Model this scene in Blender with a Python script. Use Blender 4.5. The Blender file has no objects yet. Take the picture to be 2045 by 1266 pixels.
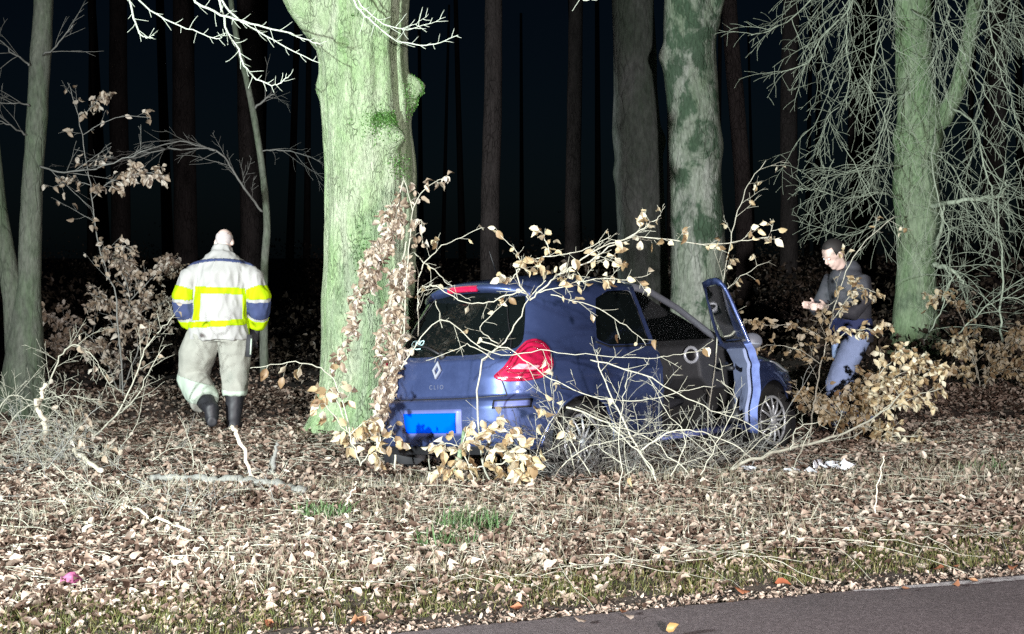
import bpy, bmesh, math, random
import numpy as np
from mathutils import Vector, Matrix, Quaternion, noise

random.seed(7)
RNG = np.random.default_rng(11)
scene = bpy.context.scene
COL = scene.collection
R = math.radians

# ------------------------------------------------------------------ camera
F_PX, CX, HORIZON, EYE = 3000.0, 1022.5, 500.0, 1.6      # lens of the photograph in its own pixels (2045 wide)
cam_data = bpy.data.cameras.new('camera')
cam = bpy.data.objects.new('camera', cam_data)
COL.objects.link(cam)
cam.location = (0, 0, EYE)
cam.rotation_euler = (R(90), 0, 0)
cam_data.sensor_width = 36
cam_data.lens = 36 * F_PX / 2045
cam_data.shift_y = -(633 - HORIZON) / 2045
cam_data.clip_end = 900
scene.camera = cam

# ------------------------------------------------------------------ night sky, moon, rescue floodlight on the road, added fill spot
world = bpy.data.worlds.new('World')
scene.world = world
world.use_nodes = True
wn = world.node_tree
sky = wn.nodes.new('ShaderNodeTexSky')
sky.sky_type = 'NISHITA'
sky.sun_disc = False
sky.sun_elevation = R(50)
sky.sun_rotation = R(200)
tint = wn.nodes.new('ShaderNodeMix')
tint.data_type = 'RGBA'
tint.blend_type = 'MULTIPLY'
tint.inputs[0].default_value = 1.0
tint.inputs[7].default_value = (0.42, 0.70, 1.0, 1)      # night blue
wn.links.new(sky.outputs[0], tint.inputs[6])
wn.links.new(tint.outputs[2], wn.nodes['Background'].inputs[0])
wn.nodes['Background'].inputs[1].default_value = 0.0009

sun_d = bpy.data.lights.new('moon', 'SUN')
sun_d.energy = 0.004
sun_d.angle = R(0.5)
sun_d.color = (0.8, 0.9, 1.0)
sun = bpy.data.objects.new('moon', sun_d)
COL.objects.link(sun)
sun.rotation_euler = (R(40), 0, R(-20))


def flood(name, loc, target, watts, colour, cone, blend, radius):
    d = bpy.data.lights.new(name, 'SPOT')
    d.energy = watts
    d.color = colour
    d.spot_size = R(cone)
    d.spot_blend = blend
    d.shadow_soft_size = radius
    o = bpy.data.objects.new(name, d)
    COL.objects.link(o)
    o.location = loc
    o.rotation_euler = (Vector(target) - Vector(loc)).to_track_quat('-Z', 'Y').to_euler()
    return o


flood('floodlight', (-7.2, 0.8, 2.6), (1.6, 13.6, 1.3), 16500, (0.91, 1.0, 1.0), 66, 0.9, 0.17)
flood('front_light', (1.6, -2.0, 1.9), (1.2, 9.4, 0.1), 9000, (1.0, 0.93, 0.94), 66, 1.0, 0.16)  # unseen fill spot added behind the camera to brighten verge and road

scene.view_settings.view_transform = 'Standard'
scene.view_settings.look = 'None'
scene.view_settings.exposure = 0
scene.view_settings.gamma = 1
scene.view_settings.use_curve_mapping = False
scene.render.engine = 'CYCLES'
scene.cycles.max_bounces = 5
scene.cycles.diffuse_bounces = 2
scene.cycles.glossy_bounces = 3
scene.cycles.transmission_bounces = 4
scene.cycles.transparent_max_bounces = 8
scene.cycles.use_denoising = False      # a hand-held night picture: its grain stays
scene.cycles.sample_clamp_indirect = 2
scene.cycles.caustics_reflective = False
scene.cycles.caustics_refractive = False


def P(px, py, Y):
    """A point at depth Y (metres) that stands where the photograph shows px, py."""
    return Vector(((px - CX) / F_PX * Y, Y, EYE - (py - HORIZON) / F_PX * Y))


# ------------------------------------------------------------------ materials
MATS = {}


def nodes_of(name):
    m = bpy.data.materials.new(name)
    m.use_nodes = True
    MATS[name] = m
    nt = m.node_tree
    return m, nt, nt.nodes['Principled BSDF']


def N(nt, kind, **kw):
    n = nt.nodes.new('ShaderNode' + kind)
    for k, v in kw.items():
        if isinstance(k, str) and hasattr(n, k):
            setattr(n, k, v)
        else:
            n.inputs[k.replace('_', ' ')].default_value = v
    return n


def ramp(nt, stops, interp='LINEAR'):
    n = nt.nodes.new('ShaderNodeValToRGB')
    n.color_ramp.interpolation = interp
    e = n.color_ramp.elements
    while len(e) < len(stops):
        e.new(0.5)
    for el, (p, c) in zip(e, stops):
        el.position = p
        el.color = (*c, 1) if len(c) == 3 else c
    return n


def mapping(nt, scale=(1, 1, 1), coord='Object', loc=(0, 0, 0)):
    tc = nt.nodes.new('ShaderNodeTexCoord')
    mp = nt.nodes.new('ShaderNodeMapping')
    mp.inputs['Scale'].default_value = scale
    mp.inputs['Location'].default_value = loc
    nt.links.new(tc.outputs[coord], mp.inputs[0])
    return mp.outputs[0]


def noise_tex(nt, vec, scale, detail=6, rough=0.6, dist=0.0):
    n = nt.nodes.new('ShaderNodeTexNoise')
    n.inputs['Scale'].default_value = scale
    n.inputs['Detail'].default_value = detail
    n.inputs['Roughness'].default_value = rough
    n.inputs['Distortion'].default_value = dist
    nt.links.new(vec, n.inputs['Vector'])
    return n.outputs[0]


def mixc(nt, fac, a, b, mode='MIX'):
    n = nt.nodes.new('ShaderNodeMix')
    n.data_type = 'RGBA'
    n.blend_type = mode
    for sock, v in ((n.inputs[0], fac), (n.inputs[6], a), (n.inputs[7], b)):
        if isinstance(v, (int, float)):
            sock.default_value = v
        elif isinstance(v, tuple):
            sock.default_value = (*v, 1) if len(v) == 3 else v
        else:
            nt.links.new(v, sock)
    return n.outputs[2]


def math_node(nt, op, a, b=None, clamp=False):
    n = nt.nodes.new('ShaderNodeMath')
    n.operation = op
    n.use_clamp = clamp
    for i, v in enumerate((a, b)):
        if v is None:
            continue
        if isinstance(v, (int, float)):
            n.inputs[i].default_value = v
        else:
            nt.links.new(v, n.inputs[i])
    return n.outputs[0]


def bump(nt, bsdf, height, strength=0.5, dist=0.02):
    b = nt.nodes.new('ShaderNodeBump')
    b.inputs['Strength'].default_value = strength
    b.inputs['Distance'].default_value = dist
    nt.links.new(height, b.inputs['Height'])
    nt.links.new(b.outputs[0], bsdf.inputs['Normal'])


def simple(name, col, rough=0.6, metal=0.0, coat=0.0, spec=0.5, var=0.12, scale=9.0, bmp=0.0):
    m, nt, b = nodes_of(name)
    v = mapping(nt)
    n = noise_tex(nt, v, scale)
    lo = tuple(c * (1 - var) for c in col)
    hi = tuple(min(1, c * (1 + var)) for c in col)
    nt.links.new(mixc(nt, n, lo, hi), b.inputs['Base Color'])
    b.inputs['Roughness'].default_value = rough
    b.inputs['Metallic'].default_value = metal
    b.inputs['Coat Weight'].default_value = coat
    b.inputs['Coat Roughness'].default_value = 0.06
    b.inputs['Specular IOR Level'].default_value = spec
    if bmp:
        bump(nt, b, noise_tex(nt, v, scale * 6), bmp, 0.01)
    return m


def leaf_material(name, stops, transl=0.35):
    """Leaves: one colour per leaf from its own random number, a little light passing through."""
    m, nt, b = nodes_of(name)
    at = nt.nodes.new('ShaderNodeAttribute')
    at.attribute_name = 'rnd'
    oi = nt.nodes.new('ShaderNodeObjectInfo')
    s = math_node(nt, 'ADD', at.outputs['Fac'], oi.outputs['Random'])
    fr = math_node(nt, 'FRACT', s)
    rp = ramp(nt, stops)
    nt.links.new(fr, rp.inputs[0])
    v = mapping(nt)
    n = noise_tex(nt, v, 60, 3)
    col = mixc(nt, math_node(nt, 'MULTIPLY', n, 0.35), rp.outputs[0], (0.09, 0.05, 0.025), 'MIX')
    nt.links.new(col, b.inputs['Base Color'])
    b.inputs['Roughness'].default_value = 0.48
    b.inputs['Specular IOR Level'].default_value = 0.45
    tr = nt.nodes.new('ShaderNodeBsdfTranslucent')
    nt.links.new(col, tr.inputs[0])
    ms = nt.nodes.new('ShaderNodeMixShader')
    ms.inputs[0].default_value = transl
    nt.links.new(b.outputs[0], ms.inputs[1])
    nt.links.new(tr.outputs[0], ms.inputs[2])
    nt.links.new(ms.outputs[0], nt.nodes['Material Output'].inputs[0])
    return m


leaf_material('leaf_litter', [(0, (0.06, 0.038, 0.028)), (0.25, (0.18, 0.12, 0.092)), (0.5, (0.37, 0.265, 0.205)), (0.78, (0.53, 0.42, 0.335)), (1, (0.68, 0.60, 0.50))], 0.2)
leaf_material('leaf_cream', [(0, (0.26, 0.16, 0.08)), (0.2, (0.52, 0.39, 0.21)), (0.55, (0.77, 0.65, 0.42)), (1, (0.86, 0.81, 0.64))], 0.35)
leaf_material('leaf_faded', [(0, (0.30, 0.22, 0.15)), (0.35, (0.54, 0.44, 0.33)), (0.7, (0.70, 0.61, 0.50)), (1, (0.80, 0.74, 0.64))], 0.3)
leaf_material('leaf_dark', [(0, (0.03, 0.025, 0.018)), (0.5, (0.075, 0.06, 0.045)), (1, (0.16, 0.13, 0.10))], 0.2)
leaf_material('leaf_amber', [(0, (0.42, 0.25, 0.09)), (1, (0.5, 0.32, 0.13))], 0.2)
leaf_material('leaf_red', [(0, (0.34, 0.10, 0.05)), (0.5, (0.52, 0.22, 0.12)), (1, (0.62, 0.36, 0.2))], 0.2)
leaf_material('grass_dry', [(0, (0.20, 0.20, 0.12)), (0.4, (0.36, 0.34, 0.23)), (0.75, (0.52, 0.49, 0.37)), (1, (0.64, 0.62, 0.52))], 0.25)
leaf_material('grass_green', [(0, (0.06, 0.09, 0.02)), (0.4, (0.13, 0.17, 0.045)), (0.75, (0.25, 0.25, 0.09)), (1, (0.38, 0.32, 0.15))], 0.25)
leaf_material('weed_green', [(0, (0.04, 0.11, 0.03)), (0.5, (0.09, 0.20, 0.07)), (1, (0.2, 0.3, 0.14))], 0.25)
leaf_material('moss', [(0, (0.03, 0.12, 0.02)), (0.5, (0.07, 0.24, 0.04)), (1, (0.16, 0.36, 0.09))], 0.15)


def bark(name, c1, c2, crack, scale, green=None, gfac=0.5, cr=0.5, bstr=0.6, stretch=0.35, blotch=None):
    m, nt, b = nodes_of(name)
    v = mapping(nt, (1, 1, stretch))
    n1 = noise_tex(nt, v, scale * 0.6, 8, 0.65, 0.3)
    n2 = noise_tex(nt, v, scale * 5, 6, 0.7)
    rp = ramp(nt, [(0.3, c1), (0.7, c2)])
    nt.links.new(n1, rp.inputs[0])
    col = rp.outputs[0]
    if green:
        v2 = mapping(nt, (1, 1, 0.3), loc=(3, 1, 5))
        g = noise_tex(nt, v2, 2.6, 7, 0.7, 0.6)
        gr = ramp(nt, [(0.5 - 0.18 * gfac, (0, 0, 0)), (0.78 - 0.2 * gfac, (1, 1, 1))])
        nt.links.new(g, gr.inputs[0])
        col = mixc(nt, math_node(nt, 'MULTIPLY', gr.outputs[0], 0.8), col, green)
    if blotch:
        v3 = mapping(nt, (1, 1, 0.7), loc=(7, 2, 1.4))
        g = noise_tex(nt, v3, 3.2, 10, 0.68, 0.5)
        gr = ramp(nt, [(0.46, (0, 0, 0)), (0.55, (1, 1, 1))])
        nt.links.new(g, gr.inputs[0])
        col = mixc(nt, math_node(nt, 'MULTIPLY', gr.outputs[0], 0.9), col, blotch)
    vo = nt.nodes.new('ShaderNodeTexVoronoi')
    vo.feature = 'DISTANCE_TO_EDGE'
    vo.inputs['Scale'].default_value = scale * 1.7
    nd = nt.nodes.new('ShaderNodeTexNoise')
    nd.inputs['Scale'].default_value = scale
    nt.links.new(v, nd.inputs['Vector'])
    dv = nt.nodes.new('ShaderNodeVectorMath')
    dv.operation = 'MULTIPLY_ADD'
    dv.inputs[1].default_value = (0.12, 0.12, 0.12)
    nt.links.new(nd.outputs['Color'], dv.inputs[0])
    nt.links.new(v, dv.inputs[2])
    nt.links.new(dv.outputs[0], vo.inputs['Vector'])
    ck = ramp(nt, [(0.0, (1, 1, 1)), (0.09, (0, 0, 0))])
    nt.links.new(vo.outputs['Distance'], ck.inputs[0])
    patch = ramp(nt, [(0.42, (0, 0, 0)), (0.6, (1, 1, 1))])
    nt.links.new(noise_tex(nt, v, scale * 0.5, 4), patch.inputs[0])
    ckm = math_node(nt, 'MULTIPLY', math_node(nt, 'MULTIPLY', ck.outputs[0], cr), patch.outputs[0])
    col = mixc(nt, ckm, col, crack)
    fine = ramp(nt, [(0.35, (0.62, 0.62, 0.62)), (0.65, (1.15, 1.15, 1.15))])
    nt.links.new(n2, fine.inputs[0])
    col = mixc(nt, 1.0, col, fine.outputs[0], 'MULTIPLY')
    nt.links.new(col, b.inputs['Base Color'])
    b.inputs['Roughness'].default_value = 0.85
    b.inputs['Specular IOR Level'].default_value = 0.2
    h = math_node(nt, 'SUBTRACT', math_node(nt, 'ADD', math_node(nt, 'MULTIPLY', n1, 0.8), math_node(nt, 'MULTIPLY', n2, 0.5)), math_node(nt, 'MULTIPLY', ckm, 1.2))
    bump(nt, b, h, bstr, 0.05)
    return m


bark('bark_pale_green', (0.33, 0.385, 0.25), (0.56, 0.625, 0.45), (0.12, 0.16, 0.08), 15, green=(0.23, 0.43, 0.14), gfac=0.45, cr=0.28, bstr=1.0, stretch=0.33)
bark('bark_grey', (0.13, 0.145, 0.115), (0.22, 0.235, 0.19), (0.04, 0.05, 0.04), 6, green=(0.10, 0.17, 0.08), cr=0.3, bstr=0.5)
bark('bark_mottled', (0.20, 0.215, 0.18), (0.34, 0.355, 0.31), (0.05, 0.07, 0.04), 7, green=(0.11, 0.17, 0.09), cr=0.3, blotch=(0.035, 0.07, 0.038), bstr=0.7)
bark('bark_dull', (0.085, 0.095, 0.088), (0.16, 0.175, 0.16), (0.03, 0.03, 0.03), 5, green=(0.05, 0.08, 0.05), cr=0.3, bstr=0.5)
bark('bark_green', (0.18, 0.24, 0.15), (0.34, 0.42, 0.28), (0.06, 0.08, 0.05), 6, green=(0.15, 0.28, 0.11), gfac=0.55, cr=0.3, bstr=0.6)
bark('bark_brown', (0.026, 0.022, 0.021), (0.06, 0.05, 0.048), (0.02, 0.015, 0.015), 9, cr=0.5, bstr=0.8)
simple('twig_pale', (0.40, 0.39, 0.31), 0.7, var=0.35, scale=14)
simple('twig_green', (0.40, 0.46, 0.35), 0.75, var=0.35, scale=14)
simple('twig_grey', (0.22, 0.22, 0.20), 0.8, var=0.35, scale=14)
simple('twig_dark', (0.10, 0.09, 0.08), 0.85, var=0.35, scale=14)
simple('twig_white', (0.62, 0.68, 0.56), 0.65, var=0.25, scale=14)
simple('wood_pale', (0.62, 0.56, 0.44), 0.7, var=0.25, scale=25, bmp=0.4)
simple('wood_grey', (0.21, 0.21, 0.19), 0.8, var=0.4, scale=18, bmp=0.6)


# ------------------------------------------------------------------ mesh helpers
class MB:
    def __init__(self):
        self.v, self.f, self.a = [], [], []

    def tube(self, pts, radii, sides=5, cap=True, rnd=0.0):
        pts = [Vector(p) for p in pts]
        n = len(pts)
        base = len(self.v)
        t = (pts[1] - pts[0]).normalized()
        ref = Vector((0, 0, 1)) if abs(t.z) < 0.9 else Vector((0, 1, 0))
        side = t.cross(ref).normalized()
        for i, p in enumerate(pts):
            if i == 0:
                tt = pts[1] - pts[0]
            elif i == n - 1:
                tt = pts[-1] - pts[-2]
            else:
                tt = pts[i + 1] - pts[i - 1]
            tt = tt.normalized() if tt.length > 1e-9 else t
            side = (side - tt * side.dot(tt))
            side = side.normalized() if side.length > 1e-6 else tt.orthogonal().normalized()
            up = tt.cross(side)
            r = radii[i] if not isinstance(radii, (int, float)) else radii
            rx, ry = r if isinstance(r, tuple) else (r, r)
            for k in range(sides):
                a = 2 * math.pi * k / sides
                self.v.append(p + side * (rx * math.cos(a)) + up * (ry * math.sin(a)))
                self.a.append(rnd)
        for i in range(n - 1):
            for k in range(sides):
                k2 = (k + 1) % sides
                b0, b1 = base + i * sides, base + (i + 1) * sides
                self.f.append((b0 + k, b0 + k2, b1 + k2, b1 + k))
        if cap:
            self.f.append(tuple(base + k for k in reversed(range(sides))))
            self.f.append(tuple(base + (n - 1) * sides + k for k in range(sides)))
        return self

    def box(self, c, s, rot=None):
        base = len(self.v)
        for dx in (-.5, .5):
            for dy in (-.5, .5):
                for dz in (-.5, .5):
                    p = Vector((dx * s[0], dy * s[1], dz * s[2]))
                    if rot is not None:
                        p = rot @ p
                    self.v.append(Vector(c) + p)
                    self.a.append(0)
        for q in ((0, 1, 3, 2), (4, 6, 7, 5), (0, 4, 5, 1), (2, 3, 7, 6), (0, 2, 6, 4), (1, 5, 7, 3)):
            self.f.append(tuple(base + i for i in q))
        return self

    def ellipsoid(self, c, r, rot=None, nu=16, nv=10):
        base = len(self.v)
        c = Vector(c)
        for j in range(nv + 1):
            th = math.pi * j / nv
            for i in range(nu):
                ph = 2 * math.pi * i / nu
                p = Vector((r[0] * math.sin(th) * math.cos(ph), r[1] * math.sin(th) * math.sin(ph), r[2] * math.cos(th)))
                if rot is not None:
                    p = rot @ p
                self.v.append(c + p)
                self.a.append(0)
        for j in range(nv):
            for i in range(nu):
                i2 = (i + 1) % nu
                self.f.append((base + j * nu + i, base + (j + 1) * nu + i, base + (j + 1) * nu + i2, base + j * nu + i2))
        return self

    def poly_prism(self, pts, depth_vec):
        """pts: 3-D outline; extruded by depth_vec."""
        base = len(self.v)
        n = len(pts)
        d = Vector(depth_vec)
        for p in pts:
            self.v.append(Vector(p)); self.a.append(0)
        for p in pts:
            self.v.append(Vector(p) + d); self.a.append(0)
        self.f.append(tuple(base + i for i in range(n)))
        self.f.append(tuple(base + n + i for i in reversed(range(n))))
        for i in range(n):
            j = (i + 1) % n
            self.f.append((base + j, base + i, base + n + i, base + n + j))
        return self

    def build(self, name, mat, parent=None, smooth=True, inv=None):
        me = bpy.data.meshes.new(name)
        vs = self.v if inv is None else [inv @ v for v in self.v]
        me.from_pydata([tuple(v) for v in vs], [], self.f)
        me.validate()
        if any(self.a):
            at = me.attributes.new('rnd', 'FLOAT', 'POINT')
            at.data.foreach_set('value', np.array(self.a, dtype=np.float32))
        if smooth:
            me.polygons.foreach_set('use_smooth', np.ones(len(me.polygons), dtype=bool))
        me.materials.append(MATS[mat] if isinstance(mat, str) else mat)
        return link(name, me, parent)


def link(name, data, parent=None):
    o = bpy.data.objects.new(name, data)
    COL.objects.link(o)
    if parent is not None:
        o.parent = parent
    return o


def np_mesh(name, verts, faces, mat, parent=None, rnd=None, smooth=False):
    """verts (n,3), faces (m,k) with one k, as one mesh object."""
    me = bpy.data.meshes.new(name)
    n, (m, k) = len(verts), faces.shape
    me.vertices.add(n)
    me.vertices.foreach_set('co', np.ascontiguousarray(verts, dtype=np.float32).ravel())
    me.loops.add(m * k)
    me.loops.foreach_set('vertex_index', np.ascontiguousarray(faces, dtype=np.int32).ravel())
    me.polygons.add(m)
    me.polygons.foreach_set('loop_start', np.arange(0, m * k, k, dtype=np.int32))
    me.polygons.foreach_set('loop_total', np.full(m, k, dtype=np.int32))
    if smooth:
        me.polygons.foreach_set('use_smooth', np.ones(m, dtype=bool))
    if rnd is not None:
        at = me.attributes.new('rnd', 'FLOAT', 'POINT')
        at.data.foreach_set('value', np.ascontiguousarray(rnd, dtype=np.float32))
    me.update(calc_edges=True)
    me.materials.append(MATS[mat] if isinstance(mat, str) else mat)
    return link(name, me, parent)


def tag(o, label=None, cat=None, group=None, kind=None):
    for k, v in (('label', label), ('category', cat), ('group', group), ('kind', kind)):
        if v:
            o[k] = v
    return o


def empty(name, loc=(0, 0, 0)):
    o = bpy.data.objects.new(name, None)
    COL.objects.link(o)
    o.location = loc
    o.empty_display_size = 0.2
    bpy.context.view_layer.update()
    return o


def rel(o):
    """World to local of an unrotated Empty (its parts are built in world coordinates)."""
    return Matrix.Translation(-Vector(o.location))


# ------------------------------------------------------------------ terrain
ROAD_DIR = Vector((0.9363, 0.3512, 0))
ROAD_N = Vector((-0.3512, 0.9363, 0))
ROAD_P = Vector((-0.41, 6.46, 0))


def road_d(x, y):
    return (x - ROAD_P.x) * ROAD_N.x + (y - ROAD_P.y) * ROAD_N.y


def sstep(a, b, x):
    t = np.clip((x - a) / (b - a), 0, 1)
    return t * t * (3 - 2 * t)


def gauss(x, y, cx, cy, rx, ry, ang=0.0):
    c, s = math.cos(ang), math.sin(ang)
    dx, dy = x - cx, y - cy
    a, b = (dx * c + dy * s) / rx, (-dx * s + dy * c) / ry
    return np.exp(-(a * a + b * b))


def ground_z(x, y):
    x = np.asarray(x, dtype=float)
    y = np.asarray(y, dtype=float)
    d = (x - ROAD_P.x) * ROAD_N.x + (y - ROAD_P.y) * ROAD_N.y
    z = -0.075 + 0.095 * sstep(-0.05, 0.55, d)
    z = z + 0.02 * np.sin(x * 1.7 + y * 0.9) * np.sin(y * 2.3 - x * 0.6) * sstep(0.3, 1, d)
    z = z + 0.012 * np.sin(x * 5.1 + 1) * np.sin(y * 4.3) * sstep(0.3, 1, d)
    z = z - 0.24 * gauss(x, y, 0.9, 12.3, 2.6, 1.25, R(49))          # the dip that the car stands in
    z = z + 0.10 * gauss(x, y, -0.2, 9.7, 1.6, 0.5, R(10))
    z = z - 0.04 * gauss(x, y, -2.6, 13.3, 0.8, 0.6) - 0.34 * gauss(x, y, -4.0, 15.0, 1.9, 0.75, R(12))         # ditch behind the crest
    z = z - 0.30 * gauss(x, y, -1.9, 15.2, 1.5, 0.7, R(12))
    z = z + 0.05 * gauss(x, y, -4.2, 12.9, 1.3, 0.4, R(10))
    z = z - 0.30 * gauss(x, y, 4.2, 14.5, 0.9, 0.45, R(8))
    z = z + 0.05 * gauss(x, y, 4.2, 13.2, 1.4, 0.5, R(8))
    z = z + 0.45 * sstep(16, 24, y) * sstep(-4, 6, x) + 0.2 * sstep(17, 30, y)
    return z


def gz(x, y):
    return float(ground_z(x, y))
# ------------------------------------------------------------------ ground, road
def soil_material():
    m, nt, b = nodes_of('soil')
    v = mapping(nt)
    rp = ramp(nt, [(0.25, (0.018, 0.013, 0.010)), (0.55, (0.055, 0.040, 0.030)), (0.8, (0.12, 0.085, 0.06))])
    nt.links.new(noise_tex(nt, v, 14, 9, 0.75), rp.inputs[0])
    nt.links.new(rp.outputs[0], b.inputs['Base Color'])
    b.inputs['Roughness'].default_value = 0.9
    bump(nt, b, noise_tex(nt, v, 30, 8, 0.8), 0.9, 0.03)


def asphalt_material(name, marking=False):
    m, nt, b = nodes_of(name)
    v = mapping(nt)
    sp = noise_tex(nt, v, 60, 8, 0.95)
    rp = ramp(nt, [(0.38, (0.05, 0.039, 0.041)), (0.52, (0.20, 0.16, 0.165)), (0.66, (0.52, 0.44, 0.45))])
    nt.links.new(sp, rp.inputs[0])
    big = noise_tex(nt, v, 1.6, 6, 0.6)
    col = mixc(nt, math_node(nt, 'MULTIPLY', big, 0.7), rp.outputs[0], (0.07, 0.058, 0.06))
    if marking:
        w = ramp(nt, [(0.48, (0, 0, 0)), (0.60, (1, 1, 1))])
        nt.links.new(noise_tex(nt, v, 22, 6, 0.75), w.inputs[0])
        col = mixc(nt, math_node(nt, 'MULTIPLY', w.outputs[0], 0.85), (0.46, 0.43, 0.43), col)
    nt.links.new(col, b.inputs['Base Color'])
    b.inputs['Roughness'].default_value = 0.72
    bump(nt, b, sp, 0.7, 0.006)


soil_material()
asphalt_material('asphalt')
asphalt_material('worn_line', True)

xs = np.concatenate([np.linspace(-160, -14, 24)[:-1], np.linspace(-14, 14, 235), np.linspace(14, 160, 24)[1:]])
ys = np.concatenate([np.linspace(-60, 4, 20)[:-1], np.linspace(4, 26, 200), np.linspace(26, 260, 40)[1:]])
GX, GY = np.meshgrid(xs, ys)
GZ = ground_z(GX, GY) + 0.02 * np.sin(GX * 9.1 + GY * 3) * np.sin(GY * 8.3 - GX * 2) * (np.abs(GX) < 14)
gv = np.stack([GX.ravel(), GY.ravel(), GZ.ravel()], 1)
nx, ny = len(xs), len(ys)
ii = (np.arange(ny - 1)[:, None] * nx + np.arange(nx - 1)[None, :]).ravel()
gf = np.stack([ii, ii + 1, ii + nx + 1, ii + nx], 1)
forest_floor = tag(np_mesh('forest_floor', gv, gf, 'soil', smooth=True), kind='structure')

# road: a slab whose ragged edge is broken by soil and leaves
RL = 130
rv, rf = [], []
nr = 1600
for i in range(nr + 1):
    s = -RL + 2 * RL * i / nr if i not in (0, nr) else (-RL if i == 0 else RL)
    jag = 0.028 * noise.noise(Vector((s * 3.1, 0, 0))) + 0.015 * noise.noise(Vector((s * 11, 4, 0)))
    e = ROAD_P + ROAD_DIR * s + ROAD_N * jag
    for dd, z in ((0.0, -0.12), (0.0, -0.032), (-0.04, -0.025), (-6.2, -0.01), (-6.2, -0.12)):
        q = e + ROAD_N * dd
        rv.append((q.x, q.y, z))
    if i:
        a, b0 = (i - 1) * 5, i * 5
        for k in range(4):
            rf.append((a + k, a + k + 1, b0 + k + 1, b0 + k))
road = tag(np_mesh('road', np.array(rv), np.array(rf), 'asphalt'), kind='structure')
lv, lf = [], []
for i in range(200):
    s = 2.15 + i * 0.05
    wob = 0.012 * noise.noise(Vector((s * 5, 9, 0)))
    grow_in = min(1.0, i / 14)
    for dd in (-0.055 + wob - 0.02 * grow_in, -0.055 + wob - 0.03 - 0.07 * grow_in):
        q = ROAD_P + ROAD_DIR * s + ROAD_N * dd
        lv.append((q.x, q.y, -0.0195))
    if i:
        a = (i - 1) * 2
        lf.append((a, a + 1, a + 3, a + 2))
np_mesh('edge_line', np.array(lv), np.array(lf), 'worn_line', road)

# ------------------------------------------------------------------ leaves
LEAF_T = np.array([[0, 0, 0], [-.30, .22, .05], [-.36, .52, .07], [-.2, .82, .03], [0, 1.05, -.04], [.2, .82, .03], [.36, .52, .07], [.30, .22, .05], [0, .5, -.03]])
LEAF_F = np.array([[0, 1, 8], [1, 2, 8], [2, 3, 8], [3, 4, 8], [4, 5, 8], [5, 6, 8], [6, 7, 8], [7, 0, 8]])


def leaf_template(curl, fold):
    t = LEAF_T.copy()
    t[:, 0] *= 0.85
    t[:, 2] *= fold
    t[:, 2] += curl * (t[:, 1] - .4) ** 2 - curl * .16
    t[:, 2] += 0.06 * np.sin(t[:, 1] * 9 + curl * 7) * np.sign(t[:, 0])
    return t


LEAF_VARIANTS = [leaf_template(c, f) for c, f in ((.0, 1.2), (.6, 2.5), (-.6, 1.0), (.9, 4), (-.9, 3), (.3, -2))]
LEAF_MESH = {}


def leaf_data(mat, k):
    key = (mat, k)
    if key not in LEAF_MESH:
        me = bpy.data.meshes.new('leaf')
        me.from_pydata([tuple(p) for p in LEAF_VARIANTS[k]], [], [tuple(int(i) for i in f) for f in LEAF_F])
        me.polygons.foreach_set('use_smooth', np.ones(len(me.polygons), dtype=bool))
        me.materials.append(MATS[mat])
        LEAF_MESH[key] = me
    return LEAF_MESH[key]


def leaf_object(parent, pos, axis, normal, size, mat, off=Vector((0, 0, 0))):
    y = axis.normalized()
    z = normal - y * normal.dot(y)
    z = z.normalized() if z.length > 1e-5 else y.orthogonal().normalized()
    x = y.cross(z)
    o = bpy.data.objects.new('leaf', leaf_data(mat, random.randrange(len(LEAF_VARIANTS))))
    COL.objects.link(o)
    o.parent = parent
    m = Matrix((x * size, y * size, z * size)).transposed().to_4x4()
    m.translation = pos - off
    o.matrix_basis = m
    return o


def scatter_mesh(name, pos, yaw, pitch, roll, size, mat, parent=None, templates=LEAF_VARIANTS, faces=LEAF_F, rnd=None):
    n = len(pos)
    T = np.array(templates)
    t = T[RNG.integers(0, len(T), n)] * size[:, None, None]
    cr, sr = np.cos(roll)[:, None], np.sin(roll)[:, None]
    x, y, z = t[:, :, 0], t[:, :, 1], t[:, :, 2]
    x, z = x * cr + z * sr, -x * sr + z * cr
    cp, sp = np.cos(pitch)[:, None], np.sin(pitch)[:, None]
    y, z = y * cp - z * sp, y * sp + z * cp
    cy, sy = np.cos(yaw)[:, None], np.sin(yaw)[:, None]
    x, y = x * cy - y * sy, x * sy + y * cy
    v = np.stack([x, y, z], 2) + pos[:, None, :]
    k = T.shape[1]
    f = faces[None] + (np.arange(n) * k)[:, None, None]
    r = np.repeat(RNG.random(n) if rnd is None else rnd, k)
    return np_mesh(name, v.reshape(-1, 3), f.reshape(-1, 3), mat, parent, rnd=r, smooth=True)


def in_view_points(n, ymin, ymax, power=1.0, margin=1.12):
    Y = ymin + (ymax - ymin) * RNG.random(n) ** power
    X = (RNG.random(n) - .5) * 2 * (0.341 * Y * margin + 0.3)
    return X, Y


def vnoise(X, Y, sc, seed=0.0):
    return np.array([noise.noise(Vector((float(a) * sc + seed, float(b) * sc, seed))) for a, b in zip(X, Y)])


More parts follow.
